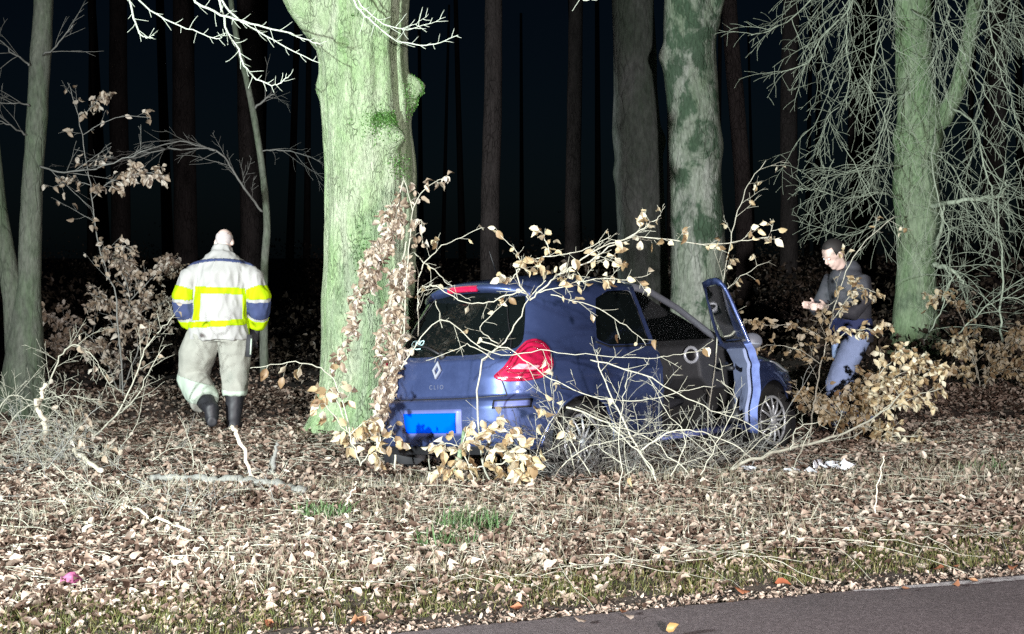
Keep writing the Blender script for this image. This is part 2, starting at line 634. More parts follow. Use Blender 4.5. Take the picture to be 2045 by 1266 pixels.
# leaf litter over the verge and between the trees
X, Y = in_view_points(135000, 6.0, 17.0, 1.2)
X2, Y2 = in_view_points(18000, 15.5, 30.0, 1.0)
X, Y = np.concatenate([X, X2]), np.concatenate([Y, Y2])
D = (X - ROAD_P.x) * ROAD_N.x + (Y - ROAD_P.y) * ROAD_N.y
pn = vnoise(X, Y, 0.9)
keep = (D > 0.2) & ((D > 0.8) | (RNG.random(len(X)) < 0.10 + 0.45 * sstep(0.3, 0.8, D)))
keep &= (pn + RNG.random(len(X)) * 1.3 > -0.12)
X, Y, D, pn = X[keep], Y[keep], D[keep], pn[keep]
Z = ground_z(X, Y) + 0.008 + RNG.random(len(X)) * 0.035
n = len(X)
tone = np.clip(RNG.random(n) * 0.85 + 0.08 + 0.30 * vnoise(X, Y, 1.3, 5.0), 0, 0.99)
litter = scatter_mesh('leaf_litter', np.stack([X, Y, Z], 1), RNG.random(n) * 6.283, RNG.normal(0.05, 0.30, n), RNG.normal(0, 0.34, n),
                      0.024 + 0.05 * RNG.random(n) ** 1.2, 'leaf_litter', rnd=tone)
tag(litter, 'brown and tan fallen leaves covering the verge and forest floor', 'leaf litter', kind='stuff')

# the nearest leaves, one by one
cnt = 0
while cnt < 300:
    y = random.uniform(6.0, 8.3)
    x = random.uniform(-1, 1) * 0.345 * y
    d = road_d(x, y)
    if d < 0.5 or d > 2.2:
        continue
    nrm = Vector((random.gauss(0, .38), random.gauss(-.12, .38), 1)).normalized()
    az = random.uniform(0, 6.283)
    leaf_object(forest_floor, Vector((x, y, gz(x, y) + random.uniform(.028, .055))), Vector((math.cos(az), math.sin(az), random.uniform(-.2, .4))), nrm,
                random.uniform(.045, .08), 'leaf_litter')
    cnt += 1
# leaves along the asphalt edge and the yellow one on the road
for k in range(34):
    s = random.uniform(-3.2, 4.2)
    q = ROAD_P + ROAD_DIR * s + ROAD_N * random.choice((random.uniform(-.22, .03), random.uniform(-.04, .2)))
    az = random.uniform(0, 6.283)
    leaf_object(road, Vector((q.x, q.y, -0.008 + random.uniform(0, .01))), Vector((math.cos(az), math.sin(az), .1)),
                Vector((random.gauss(0, .3), random.gauss(0, .3), 1)), random.uniform(.055, .085), random.choice(('leaf_red', 'leaf_red', 'leaf_litter')))
q = P(1330, 1262, 6.32)
leaf_object(road, Vector((q.x, q.y, .002)), Vector((.6, -.3, .35)), Vector((-.2, -.9, .5)), .065, 'leaf_amber')

# grass: narrow blades, green along the kerbless edge, dry and pale further in
BLADE = np.array([[-.5, 0, 0], [.5, 0, 0], [-.4, .12, .35], [.4, .12, .35], [-.25, .35, .7], [.25, .35, .7], [0, .7, .9]])
BLADE_F = np.array([[0, 1, 3], [0, 3, 2], [2, 3, 5], [2, 5, 4], [4, 5, 6]])


def blades(name, X, Y, h0, h1, w, mat, label, parent=None):
    n = len(X)
    T = []
    for bend in (.2, .7, 1.2, 1.8):
        t = BLADE.copy()
        t[:, 0] *= w
        t[:, 1] *= bend
        t[:, 2] *= 1 - 0.12 * bend * t[:, 2]
        T.append(t)
    h = h0 + (h1 - h0) * RNG.random(n)
    pos = np.stack([X, Y, ground_z(X, Y) - .005], 1)
    return tag(scatter_mesh(name, pos, RNG.random(n) * 6.283, RNG.normal(0, .2, n), RNG.normal(0, .25, n), h, mat, parent, T, BLADE_F), label, 'grass', kind='stuff')


s = RNG.random(40000) * 13 - 5.5
d = 0.20 + 0.62 * RNG.random(40000) ** 1.1
gx, gy = ROAD_P.x + ROAD_DIR.x * s + ROAD_N.x * d, ROAD_P.y + ROAD_DIR.y * s + ROAD_N.y * d
ok = vnoise(gx, gy, 2.2, 3.0) + RNG.random(len(gx)) * .8 > 0.12
blades('verge_grass', gx[ok], gy[ok], .03, .085, .045, 'grass_green', 'short green and yellow grass along the asphalt edge')
gx, gy = in_view_points(30000, 6.2, 11.0)
dd = (gx - ROAD_P.x) * ROAD_N.x + (gy - ROAD_P.y) * ROAD_N.y
ok = (dd > 0.5) & (dd < 3.9) & (vnoise(gx, gy, .75, 8.0) * 1.1 + RNG.random(len(gx)) * .35 > 0.20)
blades('dry_grass', gx[ok], gy[ok], .06, .18, .026, 'grass_dry', 'pale dry grass tufts growing through the leaves')


def tuft(px, py, n, rad, h0, h1, w, mat, label, name='grass_tuft'):
    y = EYE * F_PX / (py - HORIZON)
    x = (px - CX) / F_PX * y
    a, r = RNG.random(n) * 6.283, rad * np.sqrt(RNG.random(n))
    o = blades(name, x + r * np.cos(a), y + r * np.sin(a) * .7, h0, h1, w, mat, label)
    del o['kind']
    o['category'] = 'grass tuft'
    return o


tuft(645, 1042, 240, .16, .05, .13, .12, 'weed_green', 'low dark green weed among the leaves below the fallen branch')
tuft(945, 1075, 260, .20, .07, .20, .05, 'weed_green', 'pale green grass tuft in the middle of the verge')
tuft(890, 1105, 160, .15, .06, .17, .05, 'weed_green', 'small green grass tuft lower down the verge centre')
tuft(1960, 950, 120, .18, .05, .14, .08, 'weed_green', 'dark green weed by the picture edge under the fallen leaves')

# crumbs of leaf along the asphalt edge and between the leaves
s = RNG.random(16000) * 13 - 5.5
d = -.05 + 0.55 * RNG.random(16000) ** 1.2
gx, gy = ROAD_P.x + ROAD_DIR.x * s + ROAD_N.x * d, ROAD_P.y + ROAD_DIR.y * s + ROAD_N.y * d
nn0 = len(gx)
zz = np.maximum(ground_z(gx, gy) + .006, np.where(d < .03, -.022, -1)) + .012 * RNG.random(nn0)
tag(scatter_mesh('leaf_crumbs', np.stack([gx, gy, zz], 1), RNG.random(nn0) * 6.283, RNG.normal(0, .5, nn0), RNG.normal(0, .5, nn0), .008 + .03 * RNG.random(nn0) ** 2,
                 'leaf_litter', rnd=RNG.random(nn0) ** 2 * .5), 'dark leaf crumbs and soil bits along the asphalt edge', 'leaf litter', kind='stuff')

gx, gy = in_view_points(9000, 6.4, 12.5, 1.2)
ok = (gx - ROAD_P.x) * ROAD_N.x + (gy - ROAD_P.y) * ROAD_N.y > .4
gx, gy = gx[ok], gy[ok]
nn0 = len(gx)
tag(scatter_mesh('leaf_crumbs', np.stack([gx, gy, ground_z(gx, gy) + .03 + .025 * RNG.random(nn0)], 1), RNG.random(nn0) * 6.283, RNG.normal(0, .7, nn0), RNG.normal(0, .7, nn0),
                 .010 + .022 * RNG.random(nn0), 'leaf_litter', rnd=RNG.random(nn0)), 'small broken leaf bits lying on the larger leaves', 'leaf litter', kind='stuff')

# fallen twigs lying among the leaves
mb = MB()
for k in range(2600):
    y = random.uniform(6.9, 15)
    x = random.uniform(-1, 1) * .35 * y
    if road_d(x, y) < .45:
        continue
    az, L = random.uniform(0, 6.283), random.uniform(.12, .7)
    pts, p, a = [], Vector((x, y, 0)), az
    for i in range(6):
        pts.append(Vector((p.x, p.y, gz(p.x, p.y) + .03 + random.uniform(0, .03))))
        a += random.gauss(0, .22)
        p = p + Vector((math.cos(a), math.sin(a), 0)) * (L / 5)
    r = random.uniform(.001, .0032)
    mb.tube(pts, [r * (1 - .12 * i) for i in range(6)], 4)
tag(mb.build('twig_litter', 'twig_pale'), 'thin dead twigs strewn over the fallen leaves', 'twigs', kind='stuff')

# ------------------------------------------------------------------ trees
def ring_sweep(pts, radii, rings, sides, fn=None):
    """Tapered trunk along a smooth path; fn(world point, angle, z) -> radius offset in metres. Angle 0 faces the camera (-Y), positive to the right."""
    pts = [Vector(p) for p in pts]
    cum = [0]
    for a, b in zip(pts, pts[1:]):
        cum.append(cum[-1] + (b - a).length)
    V = []

    def at(t):
        s = t * cum[-1]
        i = max(j for j in range(len(pts) - 1) if cum[j] <= s + 1e-9)
        f = (s - cum[i]) / max(1e-9, cum[i + 1] - cum[i])
        p0, p1, p2, p3 = pts[max(0, i - 1)], pts[i], pts[i + 1], pts[min(len(pts) - 1, i + 2)]
        c = 0.5 * ((2 * p1) + (p2 - p0) * f + (2 * p0 - 5 * p1 + 4 * p2 - p3) * f * f + (3 * p1 - p0 - 3 * p2 + p3) * f ** 3)
        return c, radii[i] * (1 - f) + radii[i + 1] * f
    for i in range(rings + 1):
        c, r = at(i / rings)
        for k in range(sides):
            a = 2 * math.pi * k / sides
            dirv = Vector((math.sin(a), -math.cos(a), 0))
            off = fn(c + dirv * r, math.atan2(math.sin(a), math.cos(a)), c.z) if fn else 0
            V.append(c + dirv * max(.004, r + off))
    ii = np.arange(rings)[:, None] * sides
    kk = np.arange(sides)[None, :]
    k2 = (kk + 1) % sides
    Fq = np.stack([(ii + kk), (ii + k2), (ii + sides + k2), (ii + sides + kk)], 2).reshape(-1, 4)
    return np.array([tuple(v) for v in V]), Fq


def trunk_noise(amp, sc, zs=0.5):
    def fn(p, a, z):
        q = Vector((p.x * sc, p.y * sc, p.z * sc * zs))
        return amp * noise.noise(q) + amp * .5 * noise.noise(q * 2.7 + Vector((5, 1, 2)))
    return fn


def flare(base_z, amt, height):
    def fn(p, a, z):
        h = max(0, z - base_z)
        return amt * math.exp(-h / height) * (1 + .6 * math.sin(a * 5 + 1.3) + .3 * math.sin(a * 3))
    return fn


def bumps(lst, base):
    """lst of (z, angle deg, amplitude, size)."""
    def fn(p, a, z):
        s = 0
        for bz, ba, am, sz in lst:
            da = (a - R(ba) + math.pi) % (2 * math.pi) - math.pi
            q = ((z - bz) ** 2 + (da * base) ** 2) / (sz * sz)
            if q < 9:
                s += am * math.exp(-q)
        return s
    return fn


def add_fn(*fs):
    return lambda p, a, z: sum(f(p, a, z) for f in fs)


def tree(name, label, path, radii, rings, sides, mat, fn, group=None, limbs=(), limb_mat=None):
    """path: [(px, py, Y)] from the foot up."""
    foot = P(*path[0])
    fz = gz(foot.x, foot.y)
    t = empty(name, (foot.x, foot.y, fz))
    tag(t, label, 'tree', group)
    pts = [P(*q) for q in path]
    pts[0].z = fz - .12
    V, Fq = ring_sweep(pts, radii, rings, sides, fn)
    off = np.array(t.location)
    np_mesh('trunk', V - off, Fq, mat, t, smooth=True)
    for lp, lr in limbs:
        mb = MB()
        mb.tube([P(*q) for q in lp], lr, 10)
        mb.build('limb', limb_mat or mat, t, inv=rel(t))
    return t


def wander(p, d, L, segs, wig, grav, r0, r1):
    pts, rad = [p.copy()], [r0]
    d = d.normalized()
    for i in range(segs):
        d = (d + Vector((random.gauss(0, wig), random.gauss(0, wig), random.gauss(0, wig))) + Vector((0, 0, grav))).normalized()
        p = p + d * (L / segs)
        pts.append(p.copy())
        rad.append(r0 + (r1 - r0) * (i + 1) / segs)
    return pts, rad


def spray(mb, pts, rad, n, L, leaves, leaf_p, level=0, grav=0.0, wig=.10, plane=None, rmin=.0011, t0=.12, sides=4, angle=42, maxlevel=2):
    """Side twigs along a polyline, two or three orders, alternate, in a loose plane; leaf spots are collected."""
    m = len(pts) - 1
    sgn = random.choice((-1, 1))
    for k in range(n):
        t = t0 + (1 - t0) * (k + random.random() * .8) / n
        i = min(m - 1, int(t * m))
        f = t * m - i
        p = pts[i].lerp(pts[i + 1], f)
        tan = (pts[i + 1] - pts[i]).normalized()
        nrm = plane if plane is not None else Vector((random.gauss(0, .5), random.gauss(-.6, .6), random.gauss(.4, .6)))
        side = tan.cross(nrm)
        side = side.normalized() if side.length > 1e-4 else tan.orthogonal()
        sgn = -sgn
        a = R(random.gauss(angle, 12))
        dv = tan * math.cos(a) + side * (sgn * math.sin(a)) + Vector((random.gauss(0, .15), random.gauss(0, .25), random.gauss(0, .15)))
        ln = L * random.uniform(.45, 1.15) * (1 - .45 * t)
        r0 = max(rmin * 1.3, min(rad[min(i, len(rad) - 1)] * .6, .0065 * ln + .0009))
        tp, tr = wander(p, dv, ln, max(5, int(ln * 14)) if ln > .25 else 5, wig, grav, r0, rmin)
        mb.tube(tp, tr, sides)
        if level < maxlevel - 1 and ln > .12:
            spray(mb, tp, tr, min(5, max(2, int(n * .35))), ln * .5, leaves, leaf_p, level + 1, grav, wig, plane, rmin, .2, sides, angle, maxlevel)
        for q in range(1, len(tp)):
            if random.random() < leaf_p:
                leaves.append((tp[q], (tp[q] - tp[q - 1]).normalized()))


def place_leaves(thing, leaves, mat, size=(.055, .085), droop=.6, limit=300, rest='foliage', face=.5):
    random.shuffle(leaves)
    off = Vector(thing.location)
    for p, d in leaves[:limit]:
        ax = d * (1 - droop) + Vector((random.gauss(0, .4), random.gauss(0, .4), -droop + random.gauss(0, .3)))
        nm = Vector((random.gauss(0, .6), -face + random.gauss(0, .6), random.gauss(.3, .5)))
        leaf_object(thing, p, ax, nm, random.uniform(*size), mat, off)
    more = leaves[limit:]
    if more:
        n = len(more)
        pos = np.array([tuple(p - off) for p, d in more])
        yaw = RNG.random(n) * 6.283
        o = scatter_mesh(rest, pos, yaw, RNG.normal(-.6 * droop, .6, n), RNG.normal(0, .8, n), size[0] + (size[1] - size[0]) * RNG.random(n), mat, thing)
        o['kind'] = 'stuff'


# --- the big beech beside the car
Y0 = 13.2
S0 = F_PX / Y0
tz = lambda py: EYE - (py - HORIZON) / S0


def cleft(p, a, z):
    s = sstep(2.35, 2.75, z)
    w = .075 + .02 * noise.noise(Vector((z * 2, 0, 0)))
    da = a - R(47) - .05 * noise.noise(Vector((z * 1.3, 3, 0)))
    return float(s) * (-.17 * math.exp(-(da / w) ** 2) - .03 * (1 if da > 0 else 0))


def knot_ring(p, a, z):
    d = math.hypot(z - 3.37, (a - R(-19)) * .40)
    return .035 * math.exp(-((d - .06) / .022) ** 2) - .08 * math.exp(-(d / .036) ** 2)


def ridges(p, a, z):
    return .012 * math.sin(a * 13 + 2.2 * noise.noise(Vector((a * 2, z * .5, 1)))) * (.5 + .5 * noise.noise(Vector((a * 3, z * .8, 7)))) \
        + .008 * noise.noise(Vector((a * 14, z * 2.2, 2)))


main_fn = add_fn(trunk_noise(.028, 2.2), ridges, cleft, knot_ring, flare(0, .12, .30),
                 bumps([(2.56, 36, .15, .085), (2.62, 34, .05, .2), (3.02, -88, .05, .10), (2.0, 60, .03, .3), (1.1, -40, .02, .3), (3.75, -70, .16, .25), (2.95, 78, .04, .2), (3.04, 84, .12, .06), (2.98, 76, .07, .05), (3.10, 80, .05, .04), (2.88, 80, .05, .07)], .41))
big = tree('beech_tree', 'thick pale green beech trunk with a mossy knob, standing against the rear of the car',
           [(735, 868, Y0), (738, 760, Y0), (738, 560, Y0), (737, 380, Y0), (733, 200, Y0), (728, 60, Y0), (735, -120, Y0), (740, -520, Y0)],
           [.40, .392, .392, .395, .405, .415, .40, .34], 430, 190, 'bark_pale_green', main_fn,
           limbs=[([(700, 120, 13.2), (655, 70, 13.1), (605, 5, 13.0), (545, -110, 12.9), (440, -330, 12.7), (300, -600, 12.3)], [.17, .165, .15, .125, .10, .06])])
# burl and moss cushions
def moss_patch(px, py, w, h, n):
    """Short moss on the bark: tiny fronds seated on the trunk's own surface."""
    pos = []
    for k in range(n):
        x, z = (px + random.gauss(0, w) - 735) / S0, tz(py + random.gauss(0, h))
        a = math.asin(max(-.98, min(.98, x / .41)))
        c = P(735, HORIZON - (z - EYE) * S0, Y0)
        d = Vector((math.sin(a), -math.cos(a), 0))
        r = .40 + main_fn(c + d * .40, a, z) + random.uniform(-.004, .012)
        pos.append(tuple(c + d * r))
    n = len(pos)
    o = scatter_mesh('moss', np.array(pos) - np.array(big.location), RNG.random(n) * 6.283, RNG.normal(-.9, .6, n), RNG.normal(0, .7, n),
                     .008 + .014 * RNG.random(n), 'moss', big, rnd=RNG.random(n))
    o['kind'] = 'stuff'


moss_patch(774, 244, 12, 8, 1500)
moss_patch(762, 256, 20, 16, 500)
moss_patch(720, 45, 6, 6, 130)
moss_patch(634, 183, 3, 6, 160)
moss_patch(800, 330, 10, 16, 350)
moss_patch(824, 200, 6, 16, 350)
moss_patch(735, 520, 12, 40, 120)
moss_patch(838, 168, 6, 8, 90)

# its bright bare twigs that hang into the top of the picture
twig_lines = [
    ([(420, -370, 12.6), (300, -160, 12.3), (252, -20, 12.2), (268, 35, 12.2), (277, 66, 12.2), (292, 76, 12.2), (308, 70, 12.2)], .012),
    ([(300, -160, 12.3), (262, -20, 12.25), (300, 22, 12.2), (360, 52, 12.2), (410, 70, 12.2), (440, 77, 12.2), (450, 66, 12.2)], .008),
    ([(440, -330, 12.7), (360, -60, 12.4), (392, 4, 12.3), (440, 30, 12.3), (500, 46, 12.3), (560, 60, 12.3), (605, 76, 12.3), (645, 92, 12.35)], .013),
    ([(470, -260, 12.7), (430, -40, 12.4), (450, 14, 12.35), (480, 42, 12.35), (522, 66, 12.35), (572, 96, 12.35), (640, 126, 12.35)], .011),
    ([(520, -170, 12.8), (430, -30, 12.4), (447, 36, 12.35), (455, 68, 12.35), (478, 98, 12.35), (486, 130, 12.35), (512, 158, 12.35), (545, 171, 12.35), (562, 165, 12.35), (578, 150, 12.35)], .011),
    ([(640, -300, 12.9), (690, -40, 12.55), (712, 14, 12.5), (745, 46, 12.5), (790, 80, 12.5), (840, 92, 12.5), (880, 84, 12.5), (915, 70, 12.5)], .010),
    ([(690, -40, 12.55), (722, 12, 12.5), (765, 48, 12.5), (812, 60, 12.5), (850, 50, 12.5), (890, 34, 12.5)], .006),
    ([(765, 48, 12.5), (800, 57, 12.5), (832, 48, 12.5), (856, 28, 12.5)], .004),
    ([(1060, -160, 13), (1130, -30, 12.6), (1165, 2, 12.6), (1190, -6, 12.6)], .008),
]
for pts_px, r in twig_lines:
    mb = MB()
    pts = [P(*q) for q in pts_px]
    dense = []
    for a, b in zip(pts, pts[1:]):
        for k in range(4):
            dense.append(a.lerp(b, k / 4) + Vector((random.gauss(0, .004), random.gauss(0, .01), random.gauss(0, .004))))
    dense.append(pts[-1])
    m = len(dense)
    rad = [r * (1 - .72 * i / m) for i in range(m)]
    mb.tube(dense, rad, 6)
    vis = dense[m // 4:]
    spray(mb, vis, rad[m // 4:], int(len(vis) * .75), .16, [], 0, 1, .05, .08, Vector((0, -1, .2)), .0022, .05, 4, 42, 2)
    mb.build('branch', 'twig_white', big, inv=rel(big))
# --- the other trees
left_tree = tree('forked_tree', 'grey green forked tree with two stems at the left picture edge',
                 [(52, 815, 15.6), (50, 740, 15.6), (52, 650, 15.6), (58, 560, 15.6), (62, 430, 15.6), (72, 250, 15.6), (84, 60, 15.6), (92, -150, 15.6), (110, -700, 15.6)],
                 [.23, .205, .165, .12, .112, .108, .102, .095, .07], 130, 56, 'bark_grey', add_fn(trunk_noise(.014, 3.5), flare(0, .06, .2)),
                 limbs=[([(40, 730, 15.62), (28, 600, 15.62), (12, 510, 15.62), (-4, 420, 15.62), (-22, 250, 15.62), (-50, 0, 15.6), (-120, -500, 15.6)], [.15, .115, .10, .095, .09, .08, .05])])
left_stem = tree('young_tree', 'thin curved grey young tree behind the person in the white jacket',
                 [(528, 700, 18.5), (527, 560, 18.5), (533, 450, 18.5), (524, 340, 18.5), (506, 225, 18.5), (488, 140, 18.5), (470, 60, 18.5), (455, -60, 18.5), (440, -300, 18.5)],
                 [.055, .05, .045, .042, .04, .036, .034, .03, .02], 90, 14, 'bark_grey', trunk_noise(.005, 6))
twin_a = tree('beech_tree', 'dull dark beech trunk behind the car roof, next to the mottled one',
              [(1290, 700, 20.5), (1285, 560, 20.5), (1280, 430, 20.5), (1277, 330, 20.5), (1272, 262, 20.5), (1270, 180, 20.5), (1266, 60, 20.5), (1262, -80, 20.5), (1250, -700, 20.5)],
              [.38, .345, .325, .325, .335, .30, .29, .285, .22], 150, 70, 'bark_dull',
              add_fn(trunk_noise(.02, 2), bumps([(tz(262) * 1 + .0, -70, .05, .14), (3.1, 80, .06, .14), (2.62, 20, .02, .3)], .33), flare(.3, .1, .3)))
twin_b = tree('beech_tree', 'grey beech trunk mottled with dark green patches behind the open car door',
              [(1398, 720, 18.6), (1394, 600, 18.6), (1392, 450, 18.6), (1388, 330, 18.6), (1384, 220, 18.6), (1378, 120, 18.6), (1376, 20, 18.6), (1378, -90, 18.6), (1385, -700, 18.6)],
              [.36, .335, .33, .325, .325, .32, .315, .30, .22], 170, 80, 'bark_mottled',
              add_fn(trunk_noise(.022, 2.2), bumps([(4.0, -80, .07, .12), (4.45, 75, .08, .16), (2.9, 85, .04, .2)], .33), flare(.3, .1, .3)),
              limbs=[([(1400, 90, 18.6), (1425, 10, 18.5), (1460, -120, 18.4), (1520, -380, 18.2)], [.15, .12, .10, .06])])
right_tree = tree('drooping_tree', 'green barked tree with a tangle of drooping bare twigs at the right',
                  [(1828, 712, 20), (1827, 640, 20), (1830, 520, 20), (1832, 420, 20), (1830, 330, 20), (1838, 250, 20), (1826, 140, 20), (1822, 20, 20), (1822, -120, 20), (1830, -800, 20)],
                  [.30, .272, .255, .275, .29, .31, .235, .235, .225, .16], 150, 70, 'bark_green',
                  add_fn(trunk_noise(.022, 2.8), bumps([(3.1, -85, .07, .14), (3.4, -80, .03, .1), (2.3, -80, .03, .2), (2.0, 90, .05, .3)], .28), flare(.25, .08, .25)),
                  limbs=[([(1850, 260, 20), (1885, 235, 19.9), (1912, 180, 19.8), (1932, 90, 19.8), (1950, 0, 19.8), (1970, -140, 19.7), (2010, -420, 19.6)], [.16, .13, .105, .10, .10, .09, .06])])

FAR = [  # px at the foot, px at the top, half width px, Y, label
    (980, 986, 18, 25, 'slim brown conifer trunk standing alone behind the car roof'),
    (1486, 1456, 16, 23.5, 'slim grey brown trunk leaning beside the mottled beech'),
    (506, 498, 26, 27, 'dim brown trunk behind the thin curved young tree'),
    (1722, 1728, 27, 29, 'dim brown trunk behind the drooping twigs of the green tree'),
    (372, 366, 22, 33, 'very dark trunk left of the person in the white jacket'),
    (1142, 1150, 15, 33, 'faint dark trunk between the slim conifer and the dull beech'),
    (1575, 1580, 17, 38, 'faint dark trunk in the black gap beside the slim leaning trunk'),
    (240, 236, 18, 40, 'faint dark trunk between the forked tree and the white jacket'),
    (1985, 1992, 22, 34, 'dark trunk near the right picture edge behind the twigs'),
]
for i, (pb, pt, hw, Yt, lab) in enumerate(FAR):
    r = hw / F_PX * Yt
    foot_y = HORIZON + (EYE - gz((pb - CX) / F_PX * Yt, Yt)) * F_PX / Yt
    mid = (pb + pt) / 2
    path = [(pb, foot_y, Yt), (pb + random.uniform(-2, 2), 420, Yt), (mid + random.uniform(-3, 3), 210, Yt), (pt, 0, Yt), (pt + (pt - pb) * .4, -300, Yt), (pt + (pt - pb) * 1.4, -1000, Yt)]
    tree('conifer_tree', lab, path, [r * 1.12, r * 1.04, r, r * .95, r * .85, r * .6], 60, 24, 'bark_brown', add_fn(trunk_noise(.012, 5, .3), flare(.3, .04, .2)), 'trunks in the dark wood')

# the wood beyond: too many and too dark to tell apart
V, Fq = [], []
k0 = 0
rr = random.Random(3)
for k in range(48):
    y = rr.uniform(50, 120)
    x = rr.uniform(-1, 1) * (.42 * y + 6)
    r = rr.uniform(.12, .26)
    lean = rr.gauss(0, .28)
    for z, f in ((0, 1.15), (6, .9), (20, .55)):
        for q in range(6):
            a = q * math.pi / 3
            V.append((x + lean * z / 10 + r * f * math.cos(a), y + r * f * math.sin(a), z - .1))
    for j in range(2):
        for q in range(6):
            b0 = k0 + j * 6
            Fq.append((b0 + q, b0 + (q + 1) % 6, b0 + 6 + (q + 1) % 6, b0 + 6 + q))
    k0 += 18
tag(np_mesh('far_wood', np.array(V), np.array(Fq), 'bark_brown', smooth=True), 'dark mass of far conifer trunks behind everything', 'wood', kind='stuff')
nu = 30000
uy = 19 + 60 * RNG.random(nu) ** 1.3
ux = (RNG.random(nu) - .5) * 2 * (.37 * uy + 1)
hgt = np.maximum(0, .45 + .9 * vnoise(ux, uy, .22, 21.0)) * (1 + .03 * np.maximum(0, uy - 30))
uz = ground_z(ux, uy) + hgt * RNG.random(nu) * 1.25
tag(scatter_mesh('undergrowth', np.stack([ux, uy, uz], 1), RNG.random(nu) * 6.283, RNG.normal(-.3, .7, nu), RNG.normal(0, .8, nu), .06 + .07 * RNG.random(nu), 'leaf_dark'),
    'dim withered undergrowth between the far trunks', 'undergrowth', kind='stuff')

# --- drooping bare twigs of the right-hand tree
def dense_line(px_pts, step=4, jit=.006):
    pts = [P(*q) for q in px_pts]
    out = []
    for i in range(len(pts) - 1):
        p0, p1, p2, p3 = pts[max(0, i - 1)], pts[i], pts[i + 1], pts[min(len(pts) - 1, i + 2)]
        for k in range(step):
            f = k / step
            c = 0.5 * ((2 * p1) + (p2 - p0) * f + (2 * p0 - 5 * p1 + 4 * p2 - p3) * f * f + (3 * p1 - p0 - 3 * p2 + p3) * f ** 3)
            out.append(c + Vector((random.gauss(0, jit), random.gauss(0, jit * 2), random.gauss(0, jit))))
    out.append(pts[-1])
    return out


droop_lines = [
    ([(1822, -60, 19.8), (1740, -50, 19.2), (1690, 20, 18.9), (1640, 80, 18.7), (1612, 125, 18.6), (1560, 145, 18.5)], .016),
    ([(1830, -100, 19.8), (1700, -120, 19), (1620, 0, 18.8), (1560, 50, 18.6), (1500, 70, 18.4)], .014),
    ([(1805, 60, 19.7), (1770, 40, 19.3), (1745, 110, 19.1), (1735, 180, 19.1), (1720, 170, 19)], .013),
    ([(1790, -80, 19.8), (1705, -20, 19.2), (1692, 80, 19.1), (1697, 150, 19.1), (1690, 220, 19.1)], .012),
    ([(1800, 180, 19.7), (1775, 200, 19.4), (1760, 270, 19.2), (1740, 320, 19.1), (1690, 345, 19)], .011),
    ([(1800, 330, 19.7), (1760, 330, 19.3), (1700, 345, 19), (1640, 355, 18.8)], .009),
    ([(1800, 400, 19.7), (1760, 385, 19.3), (1690, 395, 19), (1640, 380, 18.8), (1600, 375, 18.8)], .009),
    ([(1800, 430, 19.7), (1770, 440, 19.2), (1700, 470, 18.9), (1640, 460, 18.7)], .010),
    ([(1840, -60, 19.7), (1880, -40, 18.9), (1895, 40, 18.7), (1925, 110, 18.6), (1960, 170, 18.5), (2010, 258, 18.4)], .013),
    ([(1850, -60, 19.7), (1960, -80, 18.9), (1975, 30, 18.6), (1990, 120, 18.5), (2020, 200, 18.4), (2030, 250, 18.4)], .013),
    ([(1930, 90, 19.8), (1990, 50, 19.2), (2030, 80, 18.9), (2060, 140, 18.7)], .012),
    ([(1900, 215, 19.8), (1950, 250, 19.2), (1965, 330, 18.9), (1985, 400, 18.8), (1990, 480, 18.8)], .018),
    ([(1870, 240, 19.8), (1862, 330, 19.2), (1880, 420, 19), (1895, 470, 18.9), (1870, 520, 18.9)], .013),
    ([(1850, 300, 19.8), (1900, 330, 19.1), (1925, 380, 18.9), (1960, 430, 18.8), (2000, 470, 18.7)], .012),
    ([(1860, 410, 19.8), (1900, 405, 19.2), (1960, 395, 19), (2000, 390, 18.9), (2012, 360, 18.9)], .034),
    ([(1868, 500, 19.7), (1880, 455, 19.3), (1885, 410, 19.2)], .034),
    ([(1866, 530, 19.6), (1895, 535, 19.3), (1915, 552, 19.2), (1925, 568, 19.1)], .036),
    ([(1880, 600, 19.3), (1900, 560, 19.1), (1890, 540, 19.2)], .014),
    ([(1820, 20, 19.75), (1870, 60, 19), (1862, 150, 18.8), (1868, 210, 18.7)], .011),
    ([(1945, 20, 19.7), (2000, 20, 19.1), (2030, -20, 18.8), (2070, -60, 18.6)], .012),
    ([(2000, 690, 18.9), (1998, 600, 18.9), (2003, 500, 18.8), (1992, 420, 18.8), (2010, 330, 18.7)], .018),
    ([(1890, 690, 18.9), (1940, 640, 18.8), (1990, 600, 18.6), (2050, 590, 18.5)], .012),
    ([(1840, 690, 19.3), (1870, 640, 19.2), (1900, 560, 19.1)], .014),
]
for pts_px, r in droop_lines:
    mb = MB()
    ln = dense_line(pts_px, 5, .01)
    r = r * .8 if r < .03 else r
    rad = [r * (1 - .75 * i / len(ln)) + .0018 for i in range(len(ln))]
    mb.tube(ln, rad, 6)
    spray(mb, ln, rad, max(7, int(len(ln) * .75)), 1.05, [], 0, 0, -.075, .075, None, .0017, .10, 4, 36, 2)
    mb.build('branch', 'twig_green', right_tree, inv=rel(right_tree))

# a curtain of finer twigs that hang from its limbs
for k in range(58):
    x0 = random.choice((random.uniform(1640, 1800), random.uniform(1860, 2060)))
    y0 = random.uniform(-160, 330)
    Yd = random.uniform(18.3, 20.2)
    mb = MB()
    tp, tr = wander(P(x0, y0, Yd), Vector((random.gauss(0, .5), random.gauss(0, .3), -.5)), random.uniform(.7, 1.9), 16, .12, -.06, .0055, .0022)
    mb.tube(tp, tr, 4)
    spray(mb, tp, tr, 8, .6, [], 0, 1, -.06, .075, None, .0016, .1, 4, 36, 3)
    mb.build('branch', 'twig_green', right_tree, inv=rel(right_tree))

